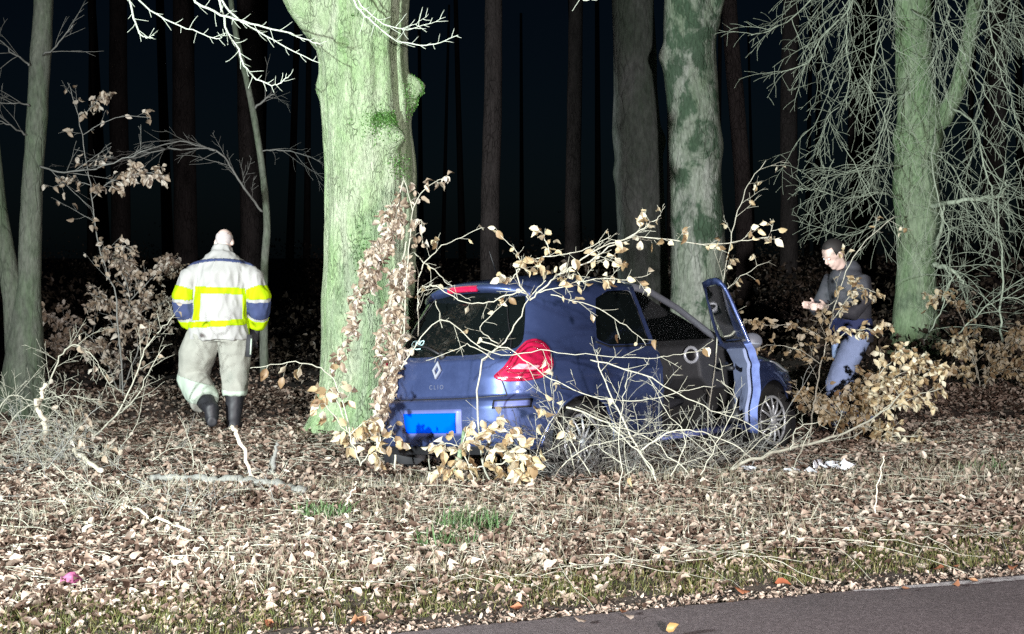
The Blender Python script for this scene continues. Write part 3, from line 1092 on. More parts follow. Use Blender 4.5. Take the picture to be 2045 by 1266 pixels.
# --- fine dim branches of the left-hand trees
for owner, lines, mat in (
    (left_stem, [([(525, 425, 18.5), (495, 385, 18.3), (465, 340, 18.2), (430, 300, 18), (340, 298, 17.9), (240, 322, 17.8), (140, 335, 17.7)], .014),
                 ([(430, 302, 18), (360, 282, 17.9), (290, 300, 17.9), (220, 315, 17.8)], .008),
                 ([(506, 218, 18.5), (530, 198, 18.4), (548, 186, 18.4)], .014),
                 ([(520, 300, 18.5), (560, 300, 18.3), (610, 310, 18.2), (640, 322, 18.2)], .007)], 'twig_grey'),
    (left_tree, [([(60, 130, 15.5), (30, 110, 15.3), (-5, 70, 15.1)], .010), ([(88, 110, 15.5), (120, 85, 15.3), (145, 50, 15.2)], .009),
                 ([(52, 270, 15.5), (20, 250, 15.3), (-10, 235, 15.2)], .009), ([(78, 330, 15.5), (130, 345, 15.2), (210, 330, 15), (290, 300, 14.9)], .009),
                 ([(60, 210, 15.5), (20, 205, 15.3), (-20, 208, 15.2)], .008)], 'twig_grey')):
    for pts_px, r in lines:
        mb = MB()
        ln = dense_line(pts_px, 5, .008)
        rad = [r * (1 - .75 * i / len(ln)) + .0015 for i in range(len(ln))]
        mb.tube(ln, rad, 6)
        spray(mb, ln, rad, max(5, int(len(ln) * .6)), .7, [], 0, 0, 0, .07, None, .0016, .1, 4, 32, 2)
        mb.build('branch', mat, owner, inv=rel(owner))


# ------------------------------------------------------------------ shrubs and saplings
def shrub(name, label, cat, foot, branches, leaf_mat='leaf_cream', twig_mat='twig_pale', size=(.055, .085), droop=.6, limit=300, group=None):
    """branches: (photo polyline, radius, twigs, twig length, leaf chance, gravity, extra leaf clusters)."""
    f = P(*foot)
    t = empty(name, (f.x, f.y, gz(f.x, f.y)))
    tag(t, label, cat, group)
    leaves = []
    for b in branches:
        pts_px, r, n, L, lp = b[:5]
        grav = b[5] if len(b) > 5 else 0
        lv = b[6] if len(b) > 6 else 2
        mb = MB()
        ln = dense_line(pts_px, 5, .005)
        r *= .60
        rad = [r * (1 - .78 * i / len(ln)) + .0012 for i in range(len(ln))]
        mb.tube(ln, rad, 7)
        spray(mb, ln, rad, n, L, leaves, lp, 0, grav, .085, None, .0012, .10, 4, 42, lv)
        if lp > .3:
            for q in range(2, len(ln)):
                if random.random() < lp * .8:
                    leaves.append((ln[q] + Vector((random.gauss(0, .02), random.gauss(0, .03), random.gauss(0, .02))), (ln[q] - ln[q - 1]).normalized()))
        mb.build('branch', twig_mat, t, inv=rel(t))
    place_leaves(t, leaves, leaf_mat, size, droop, limit)
    return t


# sapling hanging with withered leaves in front of the big trunk
shrub('sapling', 'leafy sapling hung with withered leaves against the pale trunk', 'sapling', (788, 930, 11.10), [
    ([(788, 940, 11.10), (792, 860, 11.10), (800, 760, 11.10), (808, 640, 11.10), (815, 520, 11.15), (822, 420, 11.25), (805, 352, 11.35)], .013, 10, .16, .35, -.12),
    ([(805, 360, 11.35), (790, 420, 11.35), (765, 480, 11.35), (735, 540, 11.35), (715, 600, 11.35)], .008, 25, .20, .95, -.25),
    ([(760, 490, 11.35), (728, 560, 11.30), (708, 620, 11.25), (692, 680, 11.25), (672, 730, 11.25)], .006, 19, .15, .95, -.25),
    ([(812, 480, 11.20), (800, 540, 11.20), (780, 600, 11.15), (768, 660, 11.15), (755, 720, 11.15)], .006, 24, .16, .95, -.25),
    ([(815, 560, 11.15), (800, 620, 11.13), (790, 680, 11.11), (775, 730, 11.10), (762, 790, 11.10)], .006, 22, .15, .95, -.25),
    ([(808, 640, 11.13), (790, 700, 11.05), (772, 760, 11.05), (752, 810, 11.05), (745, 850, 11.05)], .005, 19, .15, .95, -.2),
    ([(800, 760, 11.10), (780, 810, 11.05), (765, 850, 11.05)], .005, 12, .15, .95, -.2),
    ([(822, 420, 11.25), (845, 380, 11.15), (870, 362, 11.15), (892, 356, 11.15)], .005, 4, .12, .35, -.2),
    ([(820, 460, 11.25), (840, 440, 11.15), (845, 490, 11.15)], .004, 4, .10, .6, -.3),
], 'leaf_faded', 'twig_pale', (.04, .082), .85, 300)

# low leaves at the foot of the trunk
shrub('sapling', 'low sapling with broad cream leaves at the foot of the big trunk', 'sapling', (700, 900, 10.30), [
    ([(720, 930, 10.30), (700, 870, 10.30), (672, 800, 10.30), (655, 770, 10.30)], .007, 6, .2, .45, -.05),
    ([(700, 870, 10.30), (680, 790, 10.30), (650, 740, 10.30), (600, 725, 10.30), (540, 730, 10.32), (500, 735, 10.32)], .006, 7, .14, .28, 0),
    ([(700, 870, 10.30), (725, 845, 10.25), (738, 845, 10.25), (750, 850, 10.22)], .006, 6, .10, .4, -.05),
    ([(720, 930, 10.30), (750, 890, 10.25), (780, 875, 10.22), (800, 890, 10.2)], .006, 6, .16, .4, -.05),
    ([(700, 870, 10.30), (655, 815, 10.27), (625, 800, 10.27)], .005, 5, .12, .6, -.05),
], 'leaf_cream', 'twig_pale', (.06, .095), .6, 160)

# the bush whose sprays cross in front of the car's rear window and roof
shrub('bush', 'bush with cream leaves whose sprays cross in front of the car roof', 'bush', (1000, 960, 10.1), [
    ([(985, 985, 10.1), (960, 900, 10.1), (955, 800, 10.1), (965, 720, 10.05), (1000, 690, 10), (1035, 640, 10), (1060, 590, 9.95), (1090, 560, 9.9)], .011, 7, .22, 0.060),
    ([(1060, 600, 9.95), (1040, 582, 9.9), (985, 600, 9.9), (930, 605, 9.9), (870, 570, 9.95), (850, 575, 10)], .007, 9, .22, 0.070),
    ([(1060, 600, 9.95), (1100, 560, 9.9), (1130, 540, 9.85), (1180, 520, 9.8), (1240, 480, 9.8), (1300, 474, 9.8), (1400, 486, 9.85), (1480, 482, 9.9), (1540, 472, 9.95)], .008, 20, .24, 0.120),
    ([(1130, 545, 9.85), (1190, 500, 9.8), (1260, 470, 9.8), (1300, 445, 9.8), (1320, 430, 9.8)], .006, 9, .2, 0.140),
    ([(1060, 600, 9.95), (1030, 548, 9.9), (1060, 520, 9.85), (1110, 510, 9.8), (1160, 500, 9.8), (1220, 470, 9.8)], .006, 15, .18, 0.200),
    ([(1070, 585, 9.9), (1130, 570, 9.85), (1190, 555, 9.8), (1240, 560, 9.8), (1300, 545, 9.85)], .005, 12, .18, 0.150),
    ([(1020, 560, 9.9), (1040, 530, 9.9), (1030, 500, 9.9), (1000, 470, 9.9)], .004, 6, .14, 0.175),
    ([(1100, 510, 9.85), (1090, 480, 9.85), (1080, 462, 9.85)], .004, 6, .1, 0.400),
    ([(1100, 590, 9.9), (1180, 610, 9.9), (1250, 650, 9.9), (1290, 690, 9.9)], .004, 7, .18, 0.050),
    ([(985, 720, 10), (940, 690, 10), (905, 700, 10), (850, 720, 10.05)], .004, 5, .14, 0.075),
    ([(1000, 690, 10), (960, 660, 10), (990, 620, 10), (1020, 590, 10)], .004, 6, .14, 0.125),
], 'leaf_cream', 'twig_pale', (.035, .08), .5, 300)

shrub('sapling', 'bare sapling reaching up and right from the trunk towards the brake light', 'sapling', (850, 930, 11.2), [
    ([(860, 940, 11.2), (845, 800, 11.2), (835, 640, 11.25), (840, 540, 11.25), (870, 505, 11.2), (910, 478, 11.2), (968, 455, 11.2)], .008, 8, .22, .16),
    ([(828, 505, 11.4), (860, 535, 11.2), (890, 560, 11.2), (912, 585, 11.2)], .006, 4, .15, .1),
    ([(870, 600, 11.1), (880, 640, 11.1), (883, 670, 11.1), (868, 700, 11.1)], .004, 5, .14, .05),
    ([(835, 620, 11.2), (838, 580, 11.2), (860, 570, 11.15), (900, 580, 11.1), (940, 600, 11.05)], .005, 7, .18, .1),
], 'leaf_cream', 'twig_pale', (.05, .075), .6, 60)

# fallen, bare tangle in front of the car's side
shrub('fallen_branch', 'tangle of bare fallen branches in front of the car side', 'branches', (1260, 955, 9.7), [
    ([(800, 735, 9.9), (880, 640, 9.9), (985, 708, 9.85), (1080, 700, 9.8), (1170, 708, 9.75), (1290, 716, 9.7), (1360, 706, 9.7), (1420, 700, 9.7)], 0.0043, 6, .25, .02),
    ([(960, 680, 9.9), (1030, 708, 9.85), (1100, 755, 9.8), (1180, 790, 9.7), (1280, 800, 9.65), (1360, 780, 9.6), (1430, 770, 9.6)], 0.0050, 4, .3, .03),
    ([(1180, 722, 9.75), (1270, 742, 9.7), (1340, 780, 9.65), (1420, 818, 9.6), (1480, 840, 9.6), (1540, 870, 9.6)], 0.0062, 7, .35, .0),
    ([(1130, 812, 9.7), (1200, 840, 9.7), (1250, 880, 9.6), (1300, 930, 9.55), (1310, 960, 9.5)], 0.0099, 6, .4, .03),
    ([(1310, 960, 9.6), (1250, 850, 9.65), (1225, 800, 9.7), (1200, 740, 9.75), (1190, 700, 9.8)], 0.0099, 8, .45, .0),
    ([(1238, 1050, 9.2), (1240, 940, 9.25), (1238, 850, 9.3), (1248, 780, 9.35), (1262, 740, 9.4)], 0.0043, 6, .3, .0),
    ([(1180, 950, 9.6), (1140, 880, 9.6), (1110, 830, 9.65), (1100, 760, 9.7)], 0.0043, 8, .35, .05),
    ([(1380, 950, 9.5), (1300, 880, 9.55), (1220, 850, 9.6), (1150, 850, 9.6)], 0.0043, 9, .4, .0),
    ([(1340, 950, 9.5), (1370, 880, 9.5), (1330, 820, 9.55), (1300, 760, 9.6)], 0.0037, 8, .38, .0),
    ([(1400, 950, 9.5), (1440, 870, 9.5), (1470, 800, 9.5), (1440, 760, 9.6)], 0.0037, 7, .35, .0),
    ([(1100, 960, 9.55), (1160, 900, 9.55), (1230, 880, 9.55), (1320, 860, 9.55), (1430, 880, 9.55)], 0.0037, 9, .35, .0),
    ([(1280, 900, 9.55), (1330, 866, 9.5), (1390, 862, 9.5), (1450, 880, 9.5), (1510, 920, 9.45)], 0.0081, 4, .35, .0),
    ([(1060, 940, 9.6), (1090, 860, 9.6), (1130, 800, 9.6)], 0.0037, 6, .3, .12),
], 'leaf_cream', 'twig_pale', (.05, .075), .5, 60)

# brambles of fine dead stems
def bramble(label, x0, y0, x1, y1, n, spread, L, mats):
    br = empty('bramble', ((x0 + x1) / 2, (y0 + y1) / 2, gz((x0 + x1) / 2, (y0 + y1) / 2)))
    tag(br, label, 'bramble')
    for k in range(n):
        t = random.random()
        x, y = x0 + (x1 - x0) * t + random.gauss(0, spread), y0 + (y1 - y0) * t + random.gauss(0, spread)
        a = random.uniform(0, 6.283)
        mb = MB()
        tp, tr = wander(Vector((x, y, gz(x, y) - .02)), Vector((.7 * math.cos(a), .4 * math.sin(a), random.uniform(.5, 1.2))), random.uniform(.4, 1) * L, 14, .13, -.075, random.uniform(.002, .0045), .0012)
        mb.tube(tp, tr, 4)
        spray(mb, tp, tr, random.randint(4, 9), .26, [], 0, 0, -.02, .10, None, .0011, .1, 4, 45, 2)
        mb.build('stem', random.choice(mats), br, inv=rel(br))


bramble('dense bramble of fine dead stems growing along the car sill', .25, 9.95, 2.1, 11.7, 64, .14, 1.15, ('twig_grey', 'twig_grey', 'twig_pale'))
bramble('thick dead bramble in front of the rear wheel of the car', .35, 10.05, .75, 10.3, 44, .10, .95, ('twig_grey', 'twig_grey', 'twig_dark'))
bramble('low bramble of grey stems in front of the forked tree', -4.0, 10.6, -2.9, 11.2, 46, .3, .8, ('twig_grey', 'twig_pale'))
bramble('scrap of low dead stems on the verge at the lower left', -2.6, 8.8, -1.7, 9.4, 22, .3, .5, ('twig_grey', 'twig_pale'))

# small leafy sprays below the bumper
shrub('sapling', 'small sapling with orange cream leaves below the rear bumper', 'sapling', (950, 985, 9.6), [
    ([(960, 1000, 9.6), (940, 940, 9.6), (925, 890, 9.6), (935, 850, 9.6)], .006, 7, .16, .4),
    ([(940, 940, 9.6), (990, 925, 9.55), (1040, 920, 9.5), (1075, 925, 9.5)], .006, 10, .16, .7),
    ([(945, 930, 9.6), (920, 925, 9.6), (890, 945, 9.6)], .005, 6, .14, .6),
    ([(925, 890, 9.6), (960, 862, 9.6), (1000, 860, 9.6), (1030, 875, 9.6)], .005, 8, .16, .6),
    ([(930, 900, 9.6), (900, 885, 9.6), (870, 890, 9.65)], .005, 5, .10, .4),
], 'leaf_cream', 'twig_pale', (.06, .09), .45, 160)

# saplings at the right
shrub('sapling', 'thin upright sapling beside the open car door', 'sapling', (1445, 900, 12.2), [
    ([(1405, 905, 12.2), (1425, 760, 12.2), (1440, 600, 12.2), (1455, 500, 12.2), (1475, 420, 12.2), (1495, 370, 12.2), (1530, 320, 12.2)], .008, 9, .42, .10),
    ([(1440, 590, 12.2), (1490, 545, 12.2), (1540, 520, 12.2)], .004, 4, .16, .3),
], 'leaf_cream', 'twig_pale', (.05, .075), .5, 60)
shrub('sapling', 'pale leaning sapling crossing the person in dark clothes', 'sapling', (1615, 880, 12.4), [
    ([(1612, 900, 12.4), (1622, 830, 12.4), (1632, 770, 12.4), (1650, 690, 12.4), (1668, 610, 12.4), (1690, 540, 12.4), (1730, 480, 12.4), (1790, 430, 12.5)], .011, 12, .32, .16),
    ([(1660, 640, 12.4), (1690, 600, 12.35), (1720, 575, 12.3), (1750, 585, 12.3)], .005, 10, .16, .65),
    ([(1650, 690, 12.4), (1690, 665, 12.3), (1740, 655, 12.3), (1780, 650, 12.3)], .005, 10, .13, .7),
    ([(1650, 680, 12.4), (1600, 655, 12.4), (1540, 650, 12.4), (1500, 640, 12.4)], .005, 11, .13, .7),
    ([(1640, 730, 12.4), (1600, 700, 12.35), (1540, 690, 12.3), (1500, 700, 12.3)], .005, 10, .14, .4),
    ([(1670, 600, 12.4), (1640, 620, 12.4), (1660, 650, 12.4)], .004, 6, .1, .6),
], 'leaf_cream', 'twig_pale', (.045, .07), .35, 240)
shrub('bush', 'dense bush of yellow cream leaves below the green tree', 'bush', (1720, 860, 12.6), [
    ([(1700, 900, 12.6), (1690, 840, 12.6), (1665, 815, 12.6), (1630, 800, 12.6)], .008, 15, .25, .5),
    ([(1700, 900, 12.6), (1720, 830, 12.6), (1740, 770, 12.6), (1770, 730, 12.6), (1800, 705, 12.6)], .008, 20, .25, .5),
    ([(1720, 830, 12.6), (1780, 760, 12.55), (1840, 730, 12.5), (1890, 740, 12.5)], .007, 22, .22, .5),
    ([(1700, 880, 12.6), (1760, 820, 12.5), (1830, 790, 12.5), (1880, 775, 12.5)], .007, 19, .22, .5),
    ([(1690, 860, 12.6), (1650, 820, 12.5), (1610, 800, 12.5)], .007, 13, .2, .5),
    ([(1700, 900, 12.5), (1760, 880, 12.4), (1820, 870, 12.3), (1880, 890, 12.3)], .006, 18, .2, .5),
    ([(1720, 830, 12.5), (1720, 800, 12.5), (1705, 785, 12.5)], .006, 13, .2, .5),
], 'leaf_cream', 'twig_pale', (.035, .085), .45, 300)
shrub('bush', 'bush with hanging pale leaves at the right picture edge', 'bush', (1960, 760, 16.5), [
    ([(1960, 790, 16.5), (1950, 740, 16.5), (1930, 700, 16.5), (1900, 690, 16.5)], .010, 14, .4, .5),
    ([(1960, 790, 16.5), (1990, 720, 16.5), (2010, 690, 16.5), (2045, 670, 16.5)], .010, 14, .4, .5),
    ([(1955, 760, 16.5), (1930, 660, 16.5), (1900, 600, 16.5), (1870, 590, 16.5)], .009, 12, .4, .3),
    ([(1960, 770, 16.5), (2000, 740, 16.4), (2050, 740, 16.4)], .009, 12, .4, .5),
], 'leaf_cream', 'twig_pale', (.05, .085), .7, 220)
shrub('fallen_branch', 'long thin fallen branch slanting up to the right before the front wheel', 'branch', (1420, 950, 10.6), [
    ([(1400, 965, 10.4), (1500, 920, 10.5), (1600, 890, 10.7), (1690, 865, 10.9), (1760, 825, 11.1), (1815, 770, 11.3)], .022, 9, .35, .02),
    ([(1430, 965, 10.4), (1520, 880, 10.6), (1590, 830, 10.7)], .006, 5, .3, .0),
    ([(1580, 900, 10.6), (1590, 860, 10.6), (1640, 840, 10.6)], .006, 4, .2, .0),
    ([(1560, 985, 10.2), (1600, 900, 10.5), (1620, 850, 10.6)], .006, 4, .2, .0),
], 'leaf_cream', 'twig_pale', (.05, .075), .5, 40)

# left side
shrub('sapling', 'dim thin sapling with a few leaf bunches between forked tree and jacket', 'sapling', (245, 700, 15.2), [
    ([(245, 790, 15.2), (232, 600, 15.2), (205, 520, 15.2), (190, 440, 15.2), (178, 350, 15.2), (160, 250, 15.2), (135, 165, 15.2)], .012, 12, .5, .18),
    ([(182, 385, 15.2), (230, 360, 15.1), (290, 345, 15), (325, 355, 15)], .006, 16, .2, .6),
    ([(182, 370, 15.2), (140, 360, 15.2), (105, 375, 15.2)], .005, 8, .2, .4),
    ([(160, 240, 15.2), (190, 205, 15.1), (212, 190, 15.1)], .005, 8, .18, .5),
    ([(200, 500, 15.2), (240, 490, 15.1), (262, 500, 15.1)], .005, 8, .2, .5),
    ([(165, 270, 15.2), (230, 235, 15.1), (300, 235, 15)], .005, 5, .2, .2),
], 'leaf_faded', 'twig_grey', (.05, .085), .6, 260)
shrub('bush', 'dark bush with faded leaves left of the person in the white jacket', 'bush', (240, 760, 16.6), [
    ([(240, 790, 16.6), (200, 700, 16.6), (150, 650, 16.6), (95, 630, 16.6)], .012, 18, .4, .45),
    ([(240, 790, 16.6), (240, 680, 16.6), (230, 610, 16.6), (190, 590, 16.6)], .012, 18, .4, .5),
    ([(240, 790, 16.6), (280, 690, 16.6), (310, 640, 16.6), (345, 620, 16.6)], .012, 16, .4, .45),
    ([(235, 690, 16.6), (260, 600, 16.6), (240, 540, 16.6), (225, 510, 16.6)], .010, 16, .35, .5),
    ([(260, 600, 16.6), (310, 550, 16.6), (345, 530, 16.6)], .009, 16, .35, .45),
    ([(210, 700, 16.6), (150, 690, 16.5), (110, 690, 16.5)], .009, 14, .3, .45),
    ([(240, 640, 16.6), (290, 620, 16.5), (335, 600, 16.5)], .008, 14, .3, .45),
], 'leaf_faded', 'twig_grey', (.05, .085), .6, 300)
shrub('fallen_branch', 'heap of bare arching branches lying at the left picture edge', 'branches', (120, 900, 12.3), [
    ([(70, 830, 12.6), (100, 760, 12.5), (125, 705, 12.5), (150, 690, 12.5), (185, 710, 12.5), (205, 745, 12.5), (222, 770, 12.5)], .011, 16, .4, .02),
    ([(160, 890, 12.2), (230, 830, 12.3), (270, 755, 12.3), (290, 700, 12.3), (320, 660, 12.3), (350, 628, 12.3)], .012, 12, .35, .03),
    ([(240, 825, 12.3), (275, 790, 12.3), (300, 735, 12.3), (330, 690, 12.3)], .008, 8, .3, .03),
    ([(0, 880, 12.4), (30, 830, 12.4), (80, 800, 12.4), (140, 790, 12.4), (200, 800, 12.4)], .009, 19, .4, .0),
    ([(-10, 830, 12.4), (20, 790, 12.4), (60, 800, 12.4), (110, 820, 12.4), (170, 860, 12.3)], .009, 19, .4, .0),
    ([(150, 930, 11.9), (150, 850, 12.2), (140, 810, 12.3), (100, 780, 12.4)], .009, 19, .4, .02),
    ([(-10, 900, 11.8), (60, 880, 11.8), (120, 890, 11.8), (200, 940, 11.5), (320, 1010, 10.6)], .012, 22, .4, .04),
    ([(0, 970, 11.2), (40, 930, 11.3), (80, 940, 11.3), (150, 960, 11.2), (220, 980, 11)], .009, 22, .4, .05),
    ([(40, 1000, 10.8), (90, 920, 11.2), (130, 880, 11.6), (150, 850, 11.9)], .008, 22, .4, .05),
    ([(60, 1010, 10.4), (110, 960, 10.6), (150, 930, 10.8), (200, 920, 11)], .008, 19, .35, .05),
    ([(250, 1000, 10.6), (220, 930, 10.9), (180, 880, 11.4)], .008, 14, .35, .05),
    ([(0, 1040, 10), (50, 1000, 10.2), (120, 1000, 10.2), (200, 1030, 10)], .007, 19, .3, .05),
], 'leaf_faded', 'twig_pale', (.055, .085), .5, 160)


# ------------------------------------------------------------------ loose wood and litter
def stick(name, label, cat, px_pts, radii, mat, sides=8, jit=.006, lift=None):
    if lift is not None:      # lying on the ground
        px_pts = [(q[0], q[1], (EYE - lift) * F_PX / (q[1] - HORIZON)) for q in px_pts]
    f = P(*px_pts[0])
    t = empty(name, (f.x, f.y, gz(f.x, f.y)))
    tag(t, label, cat)
    mb = MB()
    ln = dense_line(px_pts, 6, jit)
    m = len(ln)
    rr = [(radii[0] + (radii[1] - radii[0]) * i / m) * (1 + .18 * noise.noise(Vector((i * .7, 3, radii[0] * 99)))) for i in range(m)]
    mb.tube(ln, rr, sides)
    mb.build('stem', mat, t, inv=rel(t))
    return t


stick('fallen_log', 'pale fallen branch lying across the leaves in front of the white jacket', 'branch',
      [(300, 955, 10.7), (360, 952, 10.65), (430, 958, 10.6), (500, 964, 10.5), (560, 972, 10.45), (610, 985, 10.4)], (.02, .04), 'wood_grey', 10, .008, .075)
stick('broken_stake', 'broken pale stem standing up in front of the boots', 'stake',
      [(525, 1030, 10.0), (508, 970, 10.05), (490, 910, 10.1), (470, 860, 10.15), (464, 852, 10.15)], (.011, .016), 'wood_pale')
stick('broken_stake', 'short split stump beside the broken pale stem', 'stake', [(545, 945, 10.7), (548, 915, 10.7), (552, 885, 10.7)], (.022, .010), 'wood_grey')
stick('splintered_branch', 'white splintered branch end in the left heap', 'branch', [(148, 900, 11.4), (170, 915, 11.3), (205, 940, 11.2)], (.024, .016), 'wood_pale', 8, .006, .09)
stick('splintered_branch', 'white splintered upright stub near the forked tree', 'branch',
      [(92, 865, 12.0), (84, 830, 12.0), (72, 806, 12.0), (78, 790, 12.0), (92, 768, 12.0)], (.024, .014), 'wood_pale', 8, .012)
stick('grass_stalk', 'tall pale stalk standing on the verge right of the fallen branch', 'stalk', [(1745, 1062, 8.7), (1750, 1000, 8.75), (1758, 950, 8.8), (1766, 912, 8.8)], (.005, .003), 'wood_pale', 5)
stick('grass_stalk', 'pair of pale stalks leaning on the verge below the bumper', 'stalk', [(672, 1045, 8.9), (690, 1010, 8.9), (708, 975, 8.9), (716, 962, 8.9)], (.006, .003), 'wood_pale', 5)
stick('broken_stake', 'dark green stump of a sapling standing below the rear bumper', 'stake', [(912, 945, 10.0), (918, 905, 10.0), (926, 860, 10.0)], (.02, .012), 'bark_green')

stick('fallen_log', 'thin pale branch lying low on the verge at the left', 'branch',
      [(150, 975, 10), (230, 1000, 10), (300, 1030, 10), (380, 1060, 10)], (.012, .007), 'wood_pale', 6, .008, .07)

# debris of the crash: pale splinters on the leaves before the front wheel
simple('plastic_white', (0.72, 0.74, 0.78), 0.4, var=0.1)
simple('plastic_pink', (0.62, 0.13, 0.27), 0.4, var=0.25)
simple('paper_pink', (0.24, 0.06, 0.13), 0.6, var=0.5, scale=40)
SHARD_SPOTS = [(1490, 942), (1505, 946), (1498, 952), (1530, 955), (1575, 952), (1590, 948), (1640, 934), (1655, 938), (1665, 945), (1680, 940), (1690, 947), (1650, 946), (1630, 942), (1615, 950), (1702, 944), (1672, 936)]
for k, (px, py) in enumerate(SHARD_SPOTS):
    Yd = EYE * F_PX / (py - HORIZON)
    c = Vector(((px - CX) / F_PX * Yd, Yd, 0))
    c.z = gz(c.x, c.y) + .055
    mb = MB()
    nn = random.randint(4, 6)
    a0 = random.random() * 6
    out = [(random.uniform(.02, .05) * math.cos(a0 + 6.283 * i / nn) * 1.5, random.uniform(.02, .05) * math.sin(a0 + 6.283 * i / nn), .012 * math.sin(i * 2.1)) for i in range(nn)]
    mb.poly_prism(out, (0, 0, .004))
    o = mb.build('plastic_shard', 'plastic_white', smooth=False)
    o.location = c
    o.rotation_euler = (random.gauss(.5, .3), random.gauss(0, .3), random.random() * 6)
    tag(o, 'white plastic shard among the leaves below the front wheel', 'shard', 'broken shards on the leaves')

c = P(142, 1180, 7.0)
o = MB()
prof = []
for i in range(14):
    for j in range(8):
        u, v = i / 13 - .5, j / 7 - .5
        o.v.append(Vector((u * .13, v * .07, .03 * math.cos(u * 5) + .018 * noise.noise(Vector((u * 9, v * 9, 3))) + .02 * v))); o.a.append(0)
for i in range(13):
    for j in range(7):
        o.f.append((i * 8 + j, i * 8 + 8 + j, i * 8 + 9 + j, i * 8 + j + 1))
w = o.build('candy_wrapper', 'paper_pink')
sm = w.modifiers.new('thick', 'SOLIDIFY'); sm.thickness = .003
w.location = (c.x, c.y, gz(c.x, c.y) + .05)
w.rotation_euler = (R(38), R(8), R(15))
w.scale = (.75, .75, .75)
tag(w, 'crumpled pink wrapper among the leaves near the lower left corner', 'wrapper')
# ------------------------------------------------------------------ the car (local: x to its right, y forward from the rear bumper, z up)
def paint():
    m, nt, b = nodes_of('car_paint')
    v = mapping(nt)
    fl = noise_tex(nt, v, 900, 2)
    dirt = noise_tex(nt, v, 5, 7, 0.7)
    c = mixc(nt, fl, (0.040, 0.060, 0.155), (0.068, 0.098, 0.235))
    nt.links.new(c, b.inputs['Base Color'])
    b.inputs['Metallic'].default_value = 0.6
    rr = ramp(nt, [(0.35, (0.32, 0.32, 0.32)), (0.7, (0.55, 0.55, 0.55))])
    nt.links.new(dirt, rr.inputs[0])
    nt.links.new(rr.outputs[0], b.inputs['Roughness'])
    b.inputs['Coat Weight'].default_value = 0.8
    b.inputs['Coat Roughness'].default_value = 0.08


paint()
simple('paint_inner', (0.10, 0.12, 0.30), 0.5, 0.2, 0.3, var=0.2)
simple('dash_grey', (0.045, 0.047, 0.05), 0.7, var=0.3, scale=20)
simple('door_lining', (0.15, 0.17, 0.27), 0.7, var=0.25, scale=14)
simple('plastic_black', (0.012, 0.012, 0.014), 0.5, var=0.3, scale=30)
simple('rubber', (0.014, 0.014, 0.014), 0.8, var=0.3, scale=30)
simple('mirror_grey', (0.22, 0.24, 0.28), 0.45, var=0.2)
simple('trim_grey', (0.13, 0.14, 0.16), 0.6, var=0.2, scale=20)
simple('fabric_dark', (0.03, 0.03, 0.035), 0.95, var=0.3, scale=30)
simple('carpet', (0.015, 0.015, 0.017), 1.0)
simple('chrome', (0.42, 0.44, 0.50), 0.34, 0.45, var=0.05)
simple('alloy', (0.62, 0.66, 0.68), 0.38, 0.45, var=0.1)
simple('steel_dark', (0.05, 0.05, 0.05), 0.6, 0.5)
simple('plate_blue', (0.0, 0.085, 0.95), 0.9, spec=0.0, var=0.03)
simple('sticker_cyan', (0.55, 0.85, 0.85), 0.6, var=0.05)
simple('lamp_clear', (0.80, 0.30, 0.36), 0.2, coat=1.0, var=0.1)
m, nt, b = nodes_of('tail_red')
vv = mapping(nt)
nt.links.new(mixc(nt, noise_tex(nt, vv, 14, 4), (0.16, 0.003, 0.014), (0.62, 0.016, 0.085)), b.inputs['Base Color'])
b.inputs['Roughness'].default_value = 0.22
b.inputs['Coat Weight'].default_value = 1.0
b.inputs['Coat Roughness'].default_value = 0.03
simple('tail_dark', (0.20, 0.004, 0.02), 0.3, coat=0.5, var=0.2)
simple('chrome_dark', (0.16, 0.18, 0.26), 0.4, 0.4, var=0.1)
simple('chrome_ring', (0.62, 0.66, 0.70), 0.3, 0.3, var=0.05)
m, nt, b = nodes_of('car_glass')
vv = mapping(nt)
dn = ramp(nt, [(0.4, (0.03, 0.03, 0.03)), (0.75, (0.16, 0.16, 0.16))])
nt.links.new(noise_tex(nt, vv, 6, 6, .7), dn.inputs[0])
nt.links.new(dn.outputs[0], b.inputs['Roughness'])
b.inputs['Base Color'].default_value = (0.05, 0.07, 0.07, 1)
b.inputs['Transmission Weight'].default_value = 0.92
b.inputs['IOR'].default_value = 1.45

car = empty('hatchback_car', (-.557, 10.672, -.125))
car.rotation_mode = 'QUATERNION'
car.rotation_quaternion = (Matrix.Rotation(R(-41), 3, 'Z') @ Matrix.Rotation(R(-1.3), 3, 'X') @ Matrix.Rotation(R(-4.9), 3, 'Y')).to_quaternion()
tag(car, 'dark blue hatchback stopped among the branches with its front door open', 'car')


def ctrl(w, pts):
    a = np.array(pts)
    return np.interp(w, a[:, 0], a[:, 1])


LV = np.concatenate([np.linspace(.17, .96, 80), np.linspace(.968, 1.36, 42), np.linspace(1.364, 1.452, 34)])
NL = len(LV)
fine = np.linspace(.17, 1.452, 1200)


def smooth_ctrl(pts, k=17):
    y = ctrl(fine, pts)
    pad = np.concatenate([np.full(k, y[0]), y, np.full(k, y[-1])])
    y = np.convolve(pad, np.ones(k) / k, 'same')[k:-k]
    return np.interp(LV, fine, y)


